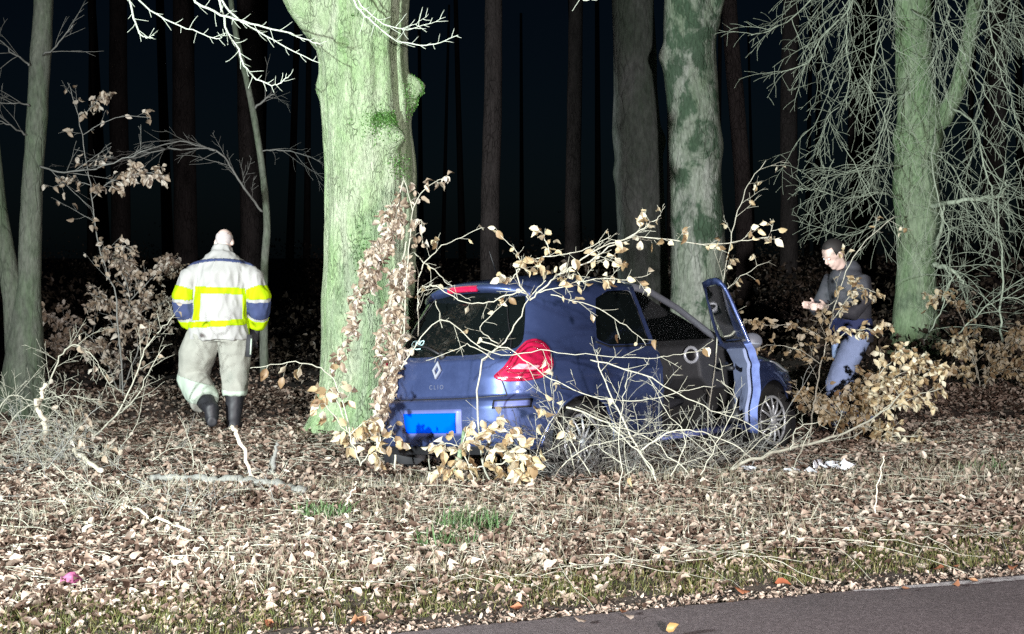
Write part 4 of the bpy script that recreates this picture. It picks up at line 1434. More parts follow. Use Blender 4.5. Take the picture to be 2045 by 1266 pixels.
u_r = smooth_ctrl([(.17, .16), (.24, .06), (.36, .015), (.50, .0), (.60, .0), (.655, .02), (.67, .075), (.80, .085), (.93, .12), (.965, .17), (1.33, .47), (1.37, .50), (1.395, .52), (1.42, .66), (1.445, .98), (1.452, 1.22)])
u_f = smooth_ctrl([(.17, 3.84), (.25, 3.98), (.45, 4.06), (.60, 4.03), (.70, 3.96), (.78, 3.78), (.86, 3.45), (.94, 3.05), (.975, 2.92), (1.36, 1.98), (1.40, 1.80), (1.43, 1.58), (1.447, 1.38), (1.452, 1.24)])
hw = smooth_ctrl([(.17, .775), (.24, .82), (.40, .845), (.60, .868), (.78, .862), (.90, .845), (.955, .815), (1.30, .665), (1.355, .625), (1.385, .57), (1.415, .46), (1.44, .27), (1.452, .012)])
nn_ = smooth_ctrl([(.17, 4.6), (.7, 5.2), (.95, 4.8), (1.2, 4.6), (1.38, 4.0), (1.452, 2.6)])
NP = 760


def loop(i_lv, ph):
    c, s_ = np.cos(ph), np.sin(ph)
    n_ = nn_[i_lv]
    uc, a = (u_r[i_lv] + u_f[i_lv]) / 2, (u_f[i_lv] - u_r[i_lv]) / 2
    u = uc - a * np.sign(c) * np.abs(c) ** (2 / n_)
    v = hw[i_lv] * np.sign(s_) * np.abs(s_) ** (2 / n_)
    return u, v


ph_d = np.linspace(-math.pi, math.pi, 40001)
iref = int(np.argmin(np.abs(LV - .75)))
ud, vd = loop(iref, ph_d)
arc = np.concatenate([[0], np.cumsum(np.hypot(np.diff(ud), np.diff(vd)))])
PHI = np.interp(np.linspace(0, arc[-1], NP + 1)[:-1], arc, ph_d)
S_REF = np.linspace(0, arc[-1], NP + 1)[:-1] - arc[-1] / 2          # signed way round from the rear centre
POS = np.zeros((NL, NP, 3))
for i in range(NL):
    u, v = loop(i, PHI)
    w = LV[i]
    v = v * (1 - .07 * sstep(1.5, .1, u) * sstep(.85, 1.2, w) - .05 * sstep(2.9, 4.0, u))
    for wu in (.68, 3.25):                                            # flared arches
        q = np.hypot(u - wu, w - .31)
        v = v + np.sign(v) * .022 * np.exp(-((q - .36) / .09) ** 2) * (np.abs(v) > .5)
    v = v + np.sign(v) * .012 * np.exp(-((w - .80) / .03) ** 2) * (np.abs(v) > .6)      # shoulder line
    v = v - np.sign(v) * .018 * np.exp(-((w - .45) / .10) ** 2) * (np.abs(v) > .6) * sstep(1.0, 1.3, u) * sstep(2.9, 2.6, u)
    u = u + .012 * np.exp(-((w - .745) / .03) ** 2) * sstep(1.0, .3, u) * (np.abs(v) < .62) * 0
    POS[i, :, 0], POS[i, :, 1], POS[i, :, 2] = v, u, w


def poly_sdf(x, y, poly):
    P_ = np.array(poly, dtype=float)
    d = np.full(x.shape, 1e9)
    inside = np.zeros(x.shape, dtype=bool)
    n = len(P_)
    for i in range(n):
        a, b_ = P_[i], P_[(i + 1) % n]
        e = b_ - a
        wx, wy = x - a[0], y - a[1]
        t = np.clip((wx * e[0] + wy * e[1]) / (e @ e), 0, 1)
        d = np.minimum(d, np.hypot(wx - e[0] * t, wy - e[1] * t))
        c1 = (a[1] <= y) & (b_[1] > y)
        c2 = (b_[1] <= y) & (a[1] > y)
        cr = e[0] * wy - e[1] * wx
        inside ^= (c1 & (cr > 0)) | (c2 & (cr < 0))
    return np.where(inside, -d, d)


BIG = 9.0
DOOR_POLY = [(1.66, .27), (2.72, .27), (2.78, .45), (2.80, .80), (2.78, .965), (2.60, 1.06), (2.25, 1.235), (2.00, 1.335), (1.90, 1.358), (1.70, 1.364), (1.64, 1.30), (1.66, .95)]
DOOR_WIN = [(1.705, .985), (2.62, .985), (2.40, 1.125), (2.12, 1.26), (1.95, 1.33), (1.72, 1.336)]
RWIN = [(.98, 1.02), (1.10, .985), (1.60, .985), (1.595, 1.325), (1.30, 1.318), (1.13, 1.27)]
FWIN_L = DOOR_WIN
REAR_WIN = [(-.60, .985), (-.3, .962), (.3, .962), (.60, .985), (.615, 1.03), (.50, 1.30), (.44, 1.335), (-.44, 1.335), (-.50, 1.30), (-.615, 1.03)]
SCREEN = [(-.68, .995), (.68, .995), (.52, 1.335), (-.52, 1.335)]
TAIL = [(.52, .80), (.60, .86), (.67, .93), (.73, .99), (.79, 1.025), (.87, 1.035), (.96, 1.015), (1.01, .975), (1.02, .90), (.98, .835), (.88, .785), (.74, .765), (.60, .768)]


def regions(pos, S):
    x, u, w = pos[..., 0], pos[..., 1], pos[..., 2]
    right, left = x > .3, x < -.3
    side_r = np.where(right, 0, BIG)
    side_l = np.where(left, 0, BIG)
    out = {}
    wheel = np.minimum(np.hypot(u - .68, w - .30), np.hypot(u - 3.25, w - .30)) - .345
    out['arch'] = np.where(np.abs(x) > .45, wheel, BIG)
    out['door'] = poly_sdf(u, w, DOOR_POLY) + side_r
    out['door_win'] = poly_sdf(u, w, DOOR_WIN) + side_r
    out['win_rr'] = poly_sdf(u, w, RWIN) + side_r
    out['win_rl'] = poly_sdf(u, w, RWIN) + side_l
    out['win_fl'] = poly_sdf(u, w, FWIN_L) + side_l
    out['rear_win'] = poly_sdf(x, w, REAR_WIN) + np.where(u < .9, 0, BIG)
    out['screen'] = poly_sdf(x, w, SCREEN) + np.where(u > 1.9, 0, BIG)
    out['tail_r'] = poly_sdf(S, w, TAIL)
    out['tail_l'] = poly_sdf(-S, w, TAIL)
    return out


SG = np.broadcast_to(S_REF[None, :], (NL, NP))
JI, JP = np.meshgrid(np.arange(NL, dtype=float), np.arange(NP, dtype=float), indexing='ij')


def sample(fi, fp):
    fi = np.clip(fi, 0, NL - 1.0001)
    i0 = np.floor(fi).astype(int)
    p0 = np.floor(fp).astype(int)
    a, b_ = (fi - i0)[..., None], (fp - p0)[..., None]
    p1 = (p0 + 1) % NP
    p0 = p0 % NP
    return (POS[i0, p0] * (1 - a) * (1 - b_) + POS[i0 + 1, p0] * a * (1 - b_) + POS[i0, p1] * (1 - a) * b_ + POS[i0 + 1, p1] * a * b_)


fi, fp = JI.copy(), JP.copy()
reg0 = regions(POS, SG)
for nm, sd in reg0.items():
    g0 = np.gradient(sd, axis=0)
    g1 = (np.roll(sd, -1, 1) - np.roll(sd, 1, 1)) / 2
    g2 = g0 * g0 + g1 * g1 + 1e-12
    near = (np.abs(sd) < .5 * np.sqrt(g2)) & (np.abs(sd) < .02)
    fi = np.where(near, JI - np.clip(sd * g0 / g2, -.5, .5), fi)
    fp = np.where(near, JP - np.clip(sd * g1 / g2, -.5, .5), fp)
SPOS = sample(fi, fp)
dS = S_REF[1] - S_REF[0]
SS = S_REF[0] + fp * dS


def grid_normals(p):
    du = np.roll(p, -1, 1) - np.roll(p, 1, 1)
    dv = np.gradient(p, axis=0)
    n_ = np.cross(du, dv)
    n_ /= np.linalg.norm(n_, axis=2, keepdims=True) + 1e-12
    flip = np.sum(n_ * (p - np.array([0, 2.0, .7])), axis=2, keepdims=True) < 0
    return np.where(flip, -n_, n_)


NRM = grid_normals(POS)
p1 = np.roll(SPOS, -1, 1)
CEN = (SPOS[:-1] + SPOS[1:] + p1[:-1] + p1[1:]) / 4
SCEN = (SS[:-1] + SS[1:]) / 2 + dS / 2
rc = regions(CEN, SCEN)
cls = np.zeros(CEN.shape[:2], dtype=int)
ORDER = ['rear_win', 'screen', 'win_rr', 'win_rl', 'win_fl', 'tail_r', 'tail_l', 'door', 'door_win', 'arch']
for k, nm in enumerate(ORDER):
    cls[rc[nm] < 0] = k + 1


def faces_of(mask):
    i, p = np.nonzero(mask)
    p2 = (p + 1) % NP
    return np.stack([i * NP + p, i * NP + p2, (i + 1) * NP + p2, (i + 1) * NP + p], 1)


def even_edges(v, f, rounds=8):
    """Run a cut edge smoothly: boundary points move towards their two neighbours along the edge."""
    e = np.concatenate([f[:, [0, 1]], f[:, [1, 2]], f[:, [2, 3]], f[:, [3, 0]]])
    e = np.sort(e, 1)
    u_, c_ = np.unique(e, axis=0, return_counts=True)
    be = u_[c_ == 1]
    deg = np.bincount(be.ravel(), minlength=len(v))
    v = v.copy()
    for _ in range(rounds):
        acc = np.zeros_like(v)
        np.add.at(acc, be[:, 0], v[be[:, 1]])
        np.add.at(acc, be[:, 1], v[be[:, 0]])
        ok = deg == 2
        v[ok] = .5 * v[ok] + .25 * acc[ok]
    return v


def sub_surface(name, mask, mat, offset=0.0, xf=None, parent=car, solid=0.0, smooth=True):
    f = faces_of(mask)
    pts = (SPOS + NRM * offset).reshape(-1, 3)
    used, inv = np.unique(f, return_inverse=True)
    v = even_edges(pts[used], inv.reshape(-1, 4))
    if xf is not None:
        v = xf(v)
    o = np_mesh(name, v, inv.reshape(-1, 4), mat, parent, smooth=smooth)
    if solid:
        md = o.modifiers.new('thickness', 'SOLIDIFY')
        md.thickness = solid
        md.offset = -1
    return o


C = {nm: k + 1 for k, nm in enumerate(ORDER)}
body = sub_surface('body', (cls == 0) & (CEN[..., 2] > .29), 'car_paint', solid=0)
rg = sub_surface('rear_window', cls == C['rear_win'], 'car_glass', -.006)
ws = sub_surface('windscreen', cls == C['screen'], 'car_glass', -.006)
for nm in ('win_rr', 'win_rl', 'win_fl'):
    sub_surface('side_window', cls == C[nm], 'car_glass', -.008)
lamps = [sub_surface('tail_light', cls == C[nm], 'tail_red', .010, solid=.02) for nm in ('tail_r', 'tail_l')]

# open front door: the same skin swung about its hinge
HINGE = np.array([.835, 2.78, 0])
OPEN = R(38.5)
co, so = math.cos(OPEN), math.sin(OPEN)


def swing(v):
    q = np.asarray(v, dtype=float) - HINGE
    return np.stack([q[..., 0] * co - q[..., 1] * so, q[..., 0] * so + q[..., 1] * co, q[..., 2]], -1) + HINGE


def sw(p):
    return Vector(swing(np.array(p)))


def skin_x(u, w):
    """How far the right flank stands out at a given way along and height."""
    fi_ = float(np.interp(w, LV, np.arange(NL)))
    i0 = min(NL - 2, int(fi_))
    xs_ = []
    for i in (i0, i0 + 1):
        m_ = (POS[i, :, 0] > .3) & (S_REF > .9) & (S_REF < arc[-1] / 2 - .8)
        xs_.append(np.interp(u, POS[i, m_, 1], POS[i, m_, 0]))
    return xs_[0] + (xs_[1] - xs_[0]) * (fi_ - i0)


def door_edges(w):
    rear = np.interp(w, [.27, .40, .95, 1.0], [1.68, 1.655, 1.655, 1.66])
    front = np.interp(w, [.27, .33, .45, .8, .96], [2.66, 2.73, 2.78, 2.80, 2.78])
    return rear, front


def door_sheet(inset, depth, w0, w1, nu=26, nw=30):
    V = []
    for j in range(nw + 1):
        w = w0 + (w1 - w0) * j / nw
        r_, f_ = door_edges(w)
        r_, f_ = r_ + inset, f_ - inset
        for i in range(nu + 1):
            u = r_ + (f_ - r_) * i / nu
            V.append((skin_x(u, w) - depth, u, w))
    return V


def quads(nu, nw, base=0):
    return [(base + j * (nu + 1) + i, base + j * (nu + 1) + i + 1, base + (j + 1) * (nu + 1) + i + 1, base + (j + 1) * (nu + 1) + i) for j in range(nw) for i in range(nu)]


NU, NW = 26, 30
skin_out, skin_in = door_sheet(0, 0, .28, .968), door_sheet(.012, .055, .29, .962)
rim = [j * (NU + 1) for j in range(NW + 1)] + [NW * (NU + 1) + i for i in range(1, NU + 1)] + [j * (NU + 1) + NU for j in range(NW - 1, -1, -1)] + [i for i in range(NU - 1, 0, -1)]
Vd = skin_out + skin_in + [skin_out[k] for k in rim] + [skin_in[k] for k in rim]
Fd = quads(NU, NW) + quads(NU, NW, len(skin_out))
b0_, b1_ = 2 * len(skin_out), 2 * len(skin_out) + len(rim)
for k in range(len(rim)):
    k2 = (k + 1) % len(rim)
    Fd.append((b0_ + k, b0_ + k2, b1_ + k2, b1_ + k))
door = np_mesh('front_door', swing(np.array(Vd)), np.array(Fd), 'car_paint', car, smooth=True)
lin = door_sheet(.07, .062, .36, .92)
Vt = lin + [(x - .022, u, w) for x, u, w in door_sheet(.085, .062, .375, .905)]
Ft = quads(NU, NW, len(lin))
b0_, b1_ = 0, len(lin)
Vt2 = Vt + [Vt[k] for k in rim] + [Vt[len(lin) + k] for k in rim]
for k in range(len(rim)):
    k2 = (k + 1) % len(rim)
    q0 = len(Vt)
    Ft.append((q0 + k, q0 + k2, q0 + len(rim) + k2, q0 + len(rim) + k))
np_mesh('door_trim', swing(np.array(Vt2)), np.array(Ft), 'door_lining', door, smooth=True)


def frame_bar(path, wid, thick):
    """Flat pressed bar that follows the flank along (u, w) points."""
    pts = [Vector((float(skin_x(u, w)) - .012, u, w)) for u, w in path]
    V, Fq = [], []
    for i, p_ in enumerate(pts):
        t_ = (pts[min(i + 1, len(pts) - 1)] - pts[max(i - 1, 0)]).normalized()
        n_ = Vector((1, 0, .25)).normalized()
        s__ = t_.cross(n_).normalized()
        for a_, b__ in ((-1, -1), (1, -1), (1, 1), (-1, 1)):
            V.append(tuple(p_ + s__ * (a_ * wid / 2) + n_ * (b__ * thick / 2)))
    for i in range(len(pts) - 1):
        for k in range(4):
            Fq.append((i * 4 + k, i * 4 + (k + 1) % 4, i * 4 + 4 + (k + 1) % 4, i * 4 + 4 + k))
    return np_mesh('window_frame', swing(np.array(V)), np.array(Fq), 'car_paint', door)


fp_ = [(1.672, .96), (1.672, 1.10), (1.675, 1.22), (1.682, 1.29), (1.705, 1.33), (1.75, 1.345), (1.85, 1.345), (1.95, 1.33), (2.1, 1.275), (2.3, 1.19), (2.5, 1.09), (2.65, 1.015), (2.73, .97)]
fine_p = []
for (ua, wa), (ub, wb) in zip(fp_, fp_[1:]):
    for k in range(4):
        fine_p.append((ua + (ub - ua) * k / 4, wa + (wb - wa) * k / 4))
frame_bar(fine_p + [fp_[-1]], .042, .024)
sub_surface('door_window', cls == C['door_win'], 'car_glass', -.015, swing, door)
mb = MB()
mb.ellipsoid(sw((.705, 2.2, .46)), (.02, .10, .10), Matrix.Rotation(OPEN, 3, 'Z'))
mb.build('speaker', 'plastic_black', door)
mb = MB()
mb.tube([sw((.70, 2.45, .80)), sw((.67, 2.35, .79)), sw((.67, 2.05, .77)), sw((.70, 1.95, .77))], .018, 8)
mb.build('pull_handle', 'plastic_black', door)
mb = MB()
mb.tube([sw((.71, 2.6, .42)), sw((.66, 2.5, .40)), sw((.66, 2.0, .40)), sw((.71, 1.85, .42))], [(.02, .05)] * 4, 8)
mb.build('door_pocket', 'plastic_black', door)
# mirror housing on the door
mb = MB()
mb.ellipsoid(sw((.93, 2.60, .965)), (.085, .05, .058), Matrix.Rotation(OPEN, 3, 'Z'), 20, 14)
mir = mb.build('wing_mirror', 'mirror_grey', door)
mb = MB()
mb.tube([sw((.78, 2.64, .95)), sw((.93, 2.60, .965))], [.035, .03], 8)
mb.build('mirror_foot', 'plastic_black', door)
mb = MB()
mb.tube([sw((.885, 1.80, .82)), sw((.915, 1.83, .82)), sw((.915, 1.96, .82)), sw((.885, 2.0, .82))], [.012] * 4, 8)
mb.build('door_handle', 'car_paint', door)


# --- lines on the skin
def on_skin(s_, w, off=0.0):
    i = np.interp(w, LV, np.arange(NL))
    p = (s_ - S_REF[0]) / dS
    a = sample(np.array([i]), np.array([p % NP]))[0]
    n_ = NRM[int(round(min(i, NL - 1))), int(round(p)) % NP]
    return Vector(a + n_ * off), Vector(n_)


def s_of_u(u, w, side=1):
    i = int(round(float(np.interp(w, LV, np.arange(NL)))))
    m_ = POS[i, :, 0] * side > .35
    idx = np.nonzero(m_)[0]
    return S_REF[idx[np.argmin(np.abs(POS[i, idx, 1] - u))]]


def seam(name, pts_sw, r=.0035, mat='plastic_black', parent=car, off=.0005, closed=False, seg=10):
    pts = []
    q = pts_sw + ([pts_sw[0]] if closed else [])
    for (s0, w0), (s1, w1) in zip(q, q[1:]):
        for k in range(seg):
            pts.append(on_skin(s0 + (s1 - s0) * k / seg, w0 + (w1 - w0) * k / seg, off)[0])
    pts.append(on_skin(*q[-1], off)[0])
    return MB().tube(pts, r, 5).build(name, mat, parent)


seam('tailgate_gap', [(-.62, .672), (-.3, .66), (.3, .66), (.62, .672)], .006)
seam('tailgate_gap', [(.62, .672), (.60, .74), (.585, .79)], .005)
seam('tailgate_gap', [(-.62, .672), (-.60, .74), (-.585, .79)], .005)
seam('tailgate_gap', [(.66, .95), (.66, 1.04), (.56, 1.30), (.50, 1.36)], .004)
seam('tailgate_gap', [(-.66, .95), (-.66, 1.04), (-.56, 1.30), (-.50, 1.36)], .004)
sr = lambda u, w: (s_of_u(u, w), w)
seam('door_gap', [sr(1.635, .30), sr(1.635, .6), sr(1.63, .95)], .004)
seam('door_gap', [sr(1.08, .62), sr(1.0, .72), sr(.95, .85), sr(.97, .98)], .004)
seam('door_gap', [sr(1.635, .27), sr(1.3, .27), sr(1.12, .35)], .004)
seam('bumper_gap', [(.99, .79), (1.02, .70), sr(.66, .662)], .004)
seam('window_trim', [sr(.96, 1.005), sr(1.10, .972), sr(1.62, .972)], .007, 'plastic_black')
seam('sill_strip', [sr(1.1, .24), sr(1.9, .235), sr(2.8, .24)], .018, 'plastic_black')

# bumper: plate, plate recess, reflectors, lower lip
def skin_panel(name, corners, mat, off, thick, parent=car, n=8):
    """A curved panel over four (s, w) corners: bl, br, tr, tl."""
    V, Fq = [], []
    for j in range(n + 1):
        for i in range(n + 1):
            a, b_ = i / n, j / n
            s_ = (corners[0][0] * (1 - a) + corners[1][0] * a) * (1 - b_) + (corners[3][0] * (1 - a) + corners[2][0] * a) * b_
            w = (corners[0][1] * (1 - a) + corners[1][1] * a) * (1 - b_) + (corners[3][1] * (1 - a) + corners[2][1] * a) * b_
            V.append(tuple(on_skin(s_, w, off)[0]))
    for j in range(n):
        for i in range(n):
            k = j * (n + 1) + i
            Fq.append((k, k + 1, k + n + 2, k + n + 1))
    o = np_mesh(name, np.array(V), np.array(Fq), mat, parent, smooth=True)
    md = o.modifiers.new('thickness', 'SOLIDIFY')
    md.thickness = thick
    md.offset = 1
    return o


skin_panel('plate_recess', [(-.32, .40), (.32, .40), (.31, .59), (-.31, .59)], 'paint_inner', .001, .003)
skin_panel('licence_plate', [(-.26, .425), (.26, .425), (.26, .565), (-.26, .565)], 'plate_blue', .008, .006)
skin_panel('bumper_lip', [(-.74, .27), (.74, .27), (.79, .33), (-.79, .33)], 'plastic_black', .002, .006, n=16)
for s_ in (1, -1):
    skin_panel('reflector_frame', [(s_ * .56, .585), (s_ * .83, .585), (s_ * .83, .645), (s_ * .56, .645)], 'plastic_black', .001, .004)
    skin_panel('reflector', [(s_ * .575, .597), (s_ * .815, .597), (s_ * .815, .633), (s_ * .575, .633)], 'paint_inner', .005, .004)
# clear lens inside the right tail light
skin_panel('lamp_lens', [(.66, .85), (.84, .835), (.88, .865), (.72, .885)], 'lamp_clear', .012, .004, lamps[0])
skin_panel('lamp_lens', [(-.66, .85), (-.84, .835), (-.88, .865), (-.72, .885)], 'lamp_clear', .012, .004, lamps[1])

for sg, lp_ in ((1, lamps[0]), (-1, lamps[1])):
    for sh, rr_ in ((.62, .005), (.86, .004)):
        seam('lamp_rib', [(sg * (.80 + (q[0] - .80) * sh), .90 + (q[1] - .90) * sh) for q in TAIL], rr_, 'tail_dark', lp_, .012, True, 4)

# roof spoiler with the third brake light
V, Fq = [], []
nv = 40
prof = [(-.005, 1.335), (-.055, 1.350), (-.075, 1.372), (-.02, 1.398), (.12, 1.418), (.15, 1.40)]
for i in range(nv + 1):
    x = -.53 + 1.06 * i / nv
    k = (x / .53)
    back = .47 + .13 * abs(k) ** 3.2
    for du, w in prof:
        V.append((x, back + du * (1 - .25 * k ** 4), w - .045 * k ** 2 - .02 * k ** 6))
for i in range(nv):
    for j in range(len(prof) - 1):
        a = i * len(prof) + j
        Fq.append((a, a + 1, a + len(prof) + 1, a + len(prof)))
sp = np_mesh('roof_spoiler', np.array(V), np.array(Fq), 'car_paint', car, smooth=True)
mb = MB()
pts = []
for i in range(9):
    x = -.145 + .29 * i / 8
    k = x / .53
    pts.append((x, .47 + .13 * abs(k) ** 3.2 - .068, 1.362 - .045 * k * k))
mb.tube(pts, [(.012, .019)] * 9, 8)
mb.build('brake_light', 'tail_red', sp, smooth=False)

# diamond badge, lettering, wiper
def frame_at(s_, w, off):
    p, n_ = on_skin(s_, w, off)
    z = Vector((0, 0, 1))
    z = (z - n_ * z.dot(n_)).normalized()
    x = z.cross(n_).normalized()
    if x.x < 0:
        x = -x
    return p, x, z, n_


p, ax, az, an = frame_at(0, .865, .006)
outer = [(0, .066), (.042, 0), (0, -.066), (-.042, 0)]
mb = MB()
for k in range(4):
    a, b_ = Vector(outer[k]), Vector(outer[(k + 1) % 4])
    a2, b2 = a * .55, b_ * .55
    mb.poly_prism([p + ax * q.x + az * q.y for q in (a, b_, b2, a2)], an * .012)
mb.build('badge', 'chrome', car, smooth=False)


def lettering(text, s_, w, size, mat, off, name, parent=car, spacing=1.0, shear=0.0):
    cu = bpy.data.curves.new(name, 'FONT')
    cu.body = text
    cu.size = size
    cu.align_x = 'CENTER'
    cu.align_y = 'CENTER'
    cu.extrude = .001
    cu.space_character = spacing
    cu.shear = shear
    cu.materials.append(MATS[mat])
    tmp = bpy.data.objects.new(name, cu)
    COL.objects.link(tmp)
    dg = bpy.context.evaluated_depsgraph_get()
    me = bpy.data.meshes.new_from_object(tmp.evaluated_get(dg))
    bpy.data.objects.remove(tmp)
    bpy.data.curves.remove(cu)
    p, x, z, n_ = frame_at(s_, w, off)
    m_ = Matrix((x, z, x.cross(z))).transposed().to_4x4()
    m_.translation = p
    me.transform(m_)
    me.name = name
    if not me.materials:
        me.materials.append(MATS[mat])
    return link(name, me, parent)


lettering('CLIO', 0.0, .745, .045, 'chrome_dark', .003, 'lettering', spacing=1.6)
st = lettering('CLIO', -.40, 1.045, .062, 'sticker_cyan', .006, 'window_lettering', rg, 1.0, 0)
mb = MB()
q0 = [on_skin(s_, w, .003)[0] for s_, w in ((-.46, 1.012), (-.42, 1.016), (-.37, 1.012), (-.33, 1.014))]
mb.tube(q0, .004, 4)
mb.build('window_script', 'sticker_cyan', rg)
mb = MB()
mb.ellipsoid(on_skin(0, .955, .012)[0], (.03, .02, .03))
mb.tube([on_skin(0, .955, .02)[0], on_skin(-.2, 1.0, .03)[0], on_skin(-.42, 1.03, .02)[0]], [.009, .008, .005], 6)
mb.build('rear_wiper', 'plastic_black', car)
mb = MB()
mb.tube([(-.45, 2.05, 1.44), (-.45, 1.95, 1.455)], .006, 5)
mb.tube([(0, .80, 1.44), (0, .72, 1.60)], [.006, .003], 6)
mb.build('aerial', 'plastic_black', car)

# wheels
def wheel(x, u, side):
    t = MB()
    prof_t = [(.205, .07), (.225, .095), (.27, .10), (.298, .085), (.305, .05), (.305, -.05), (.298, -.085), (.27, -.10), (.225, -.095), (.205, -.07)]
    ns = 48
    for i in range(ns):
        a = 2 * math.pi * i / ns
        for r, o_ in prof_t:
            t.v.append(Vector((x + o_ * side, u + r * math.cos(a), .305 + r * math.sin(a)))); t.a.append(0)
    k = len(prof_t)
    for i in range(ns):
        for j in range(k - 1):
            a, b_ = i * k + j, ((i + 1) % ns) * k + j
            t.f.append((a, a + 1, b_ + 1, b_))
    w_ = t.build('wheel', 'rubber', car)
    rm = MB()
    ring = [Vector((x + .075 * side, u + .198 * math.cos(2 * math.pi * i / 40), .305 + .198 * math.sin(2 * math.pi * i / 40))) for i in range(41)]
    rm.tube(ring, .012, 6, cap=False)
    for i in range(12):
        a = 2 * math.pi * i / 12
        d = Vector((0, math.cos(a), math.sin(a)))
        c = Vector((x + .08 * side, u, .305))
        rm.tube([c + d * .03, c + d * .11 + Vector((.012 * side, 0, 0)), c + d * .197 - Vector((.004 * side, 0, 0))], [(.014, .010), (.011, .009), (.009, .008)], 6)
    rm.ellipsoid((x + .088 * side, u, .305), (.02, .045, .045), None, 20, 8)
    rm.build('rim', 'alloy', w_)
    br = MB()
    br.tube([(x + .01 * side, u, .305), (x + .03 * side, u, .305)], .13, 28)
    br.build('brake_disc', 'steel_dark', w_)


for x, s_ in ((.755, 1), (-.755, -1)):
    wheel(x, .68, s_)
    wheel(x, 3.25, s_)
    for u in (.68, 3.25):
        V, Fq = [], []
        for i in range(25):
            a = math.pi * (-.12 + 1.24 * i / 24)
            for xx in (.50, .845):
                V.append((s_ * xx, u + .352 * math.cos(a), .30 + .352 * math.sin(a)))
            V.append((s_ * .50, u, .30))
        for i in range(24):
            a = i * 3
            Fq.append((a, a + 1, a + 4, a + 3))
            Fq.append((a, a + 3, a + 5, a + 2))
        np_mesh('wheel_arch_liner', np.array(V), np.array(Fq), 'plastic_black', car, smooth=True)
    for u in (.68, 3.25):
        if s_ > 0:
            lip = [on_skin(s_of_u(u + .35 * math.cos(a), .30 + .35 * math.sin(a)), .30 + .35 * math.sin(a), .002)[0] for a in [math.pi * (-.03 + 1.06 * i / 26) for i in range(27)]]
            MB().tube(lip, .011, 6).build('arch_lip', 'car_paint', car)

# cabin
mb = MB(); mb.box((0, 1.75, .24), (1.46, 2.3, .06)); mb.box((0, .95, .45), (1.35, .5, .42))
mb.build('cabin_floor', 'carpet', car, smooth=False)


def seat(x, u, name):
    s0 = MB()
    s0.tube([(x, u - .25, .50), (x, u + .0, .49), (x, u + .26, .52)], [(.24, .07), (.25, .08), (.24, .06)], 14)
    st_ = s0.build(name, 'fabric_dark', car)
    s1 = MB()
    s1.tube([(x, u - .22, .50), (x, u - .30, .75), (x, u - .38, 1.02), (x, u - .41, 1.10)], [(.23, .07), (.25, .08), (.22, .06), (.15, .03)], 14)
    s1.build('backrest', 'fabric_dark', st_)
    s2 = MB()
    s2.ellipsoid((x, u - .43, 1.20), (.13, .05, .085))
    s2.build('headrest', 'fabric_dark', st_)


seat(.36, 2.05, 'front_seat')
seat(-.36, 2.05, 'front_seat')
mb = MB()
mb.tube([(-.62, 1.22, .50), (0, 1.24, .50), (.62, 1.22, .50)], [(.22, .09)] * 3, 12)
mb.tube([(-.60, .98, .78), (0, .96, .80), (.60, .98, .78)], [(.09, .24)] * 3, 12)
mb.build('rear_bench', 'fabric_dark', car)
mb = MB()
V, Fq = [], []
dp = [(2.56, .60), (2.42, .70), (2.40, .86), (2.46, .955), (2.60, 1.0), (2.95, 1.0), (2.98, .6)]
mb.poly_prism([(-.70, u, w) for u, w in dp], (1.40, 0, 0))
dash = mb.build('dashboard', 'dash_grey', car, smooth=False)
bv = dash.modifiers.new('round', 'BEVEL'); bv.width = .025; bv.segments = 3
ring = [Vector((.63 + .06 * math.cos(a), 2.398, .885 + .06 * math.sin(a))) for a in [2 * math.pi * i / 28 for i in range(29)]]
MB().tube(ring, .014, 8, cap=False).build('vent_ring', 'chrome_ring', dash)
mb = MB(); mb.ellipsoid((.63, 2.40, .885), (.05, .015, .05)); mb.build('air_vent', 'plastic_black', dash)
ring = [Vector((-.36 + .19 * math.cos(a), 2.27 + .06 * math.sin(a), .86 + .18 * math.sin(a))) for a in [2 * math.pi * i / 32 for i in range(33)]]
mb = MB(); mb.tube(ring, .016, 8, cap=False); mb.ellipsoid((-.36, 2.29, .86), (.08, .04, .07)); mb.tube([(-.36, 2.30, .86), (-.36, 2.5, .80)], .03, 8)
mb.tube([(-.54, 2.27, .86), (-.18, 2.27, .86)], .014, 6)
mb.build('steering_wheel', 'plastic_black', car)
# inner A- and B-pillar trims seen through the doorway
mb = MB()
mb.tube([(.755, 1.63, .30), (.765, 1.62, .70), (.745, 1.615, .95), (.60, 1.60, 1.33)], [(.05, .04), (.05, .035), (.05, .03), (.04, .025)], 8)
mb.build('pillar_trim', 'trim_grey', car)
mb = MB()
mb.tube([(.69, 2.80, .97), (.66, 2.62, 1.04), (.60, 2.28, 1.21), (.545, 1.98, 1.325), (.53, 1.62, 1.37)], [.028, .026, .024, .024, .022], 8)
mb.build('pillar_trim', 'trim_grey', car)
mb = MB()
mb.tube([(.775, 1.66, .27), (.78, 2.2, .265), (.775, 2.75, .28)], [(.05, .04)] * 3, 8)
mb.build('door_sill', 'paint_inner', car)
mb = MB(); mb.box((0, 3.3, .55), (1.2, 1.1, .3)); mb.box((0, 2.9, .5), (1.4, .06, .6))
mb.build('engine_bay', 'steel_dark', car, smooth=False)
for s_ in (1, -1):
    skin_panel('front_light', [(s_ * (arc[-1] / 2 - .45), .66), (s_ * (arc[-1] / 2 - .95), .70), (s_ * (arc[-1] / 2 - 1.02), .80), (s_ * (arc[-1] / 2 - .55), .74)], 'chrome_ring', .004, .006)

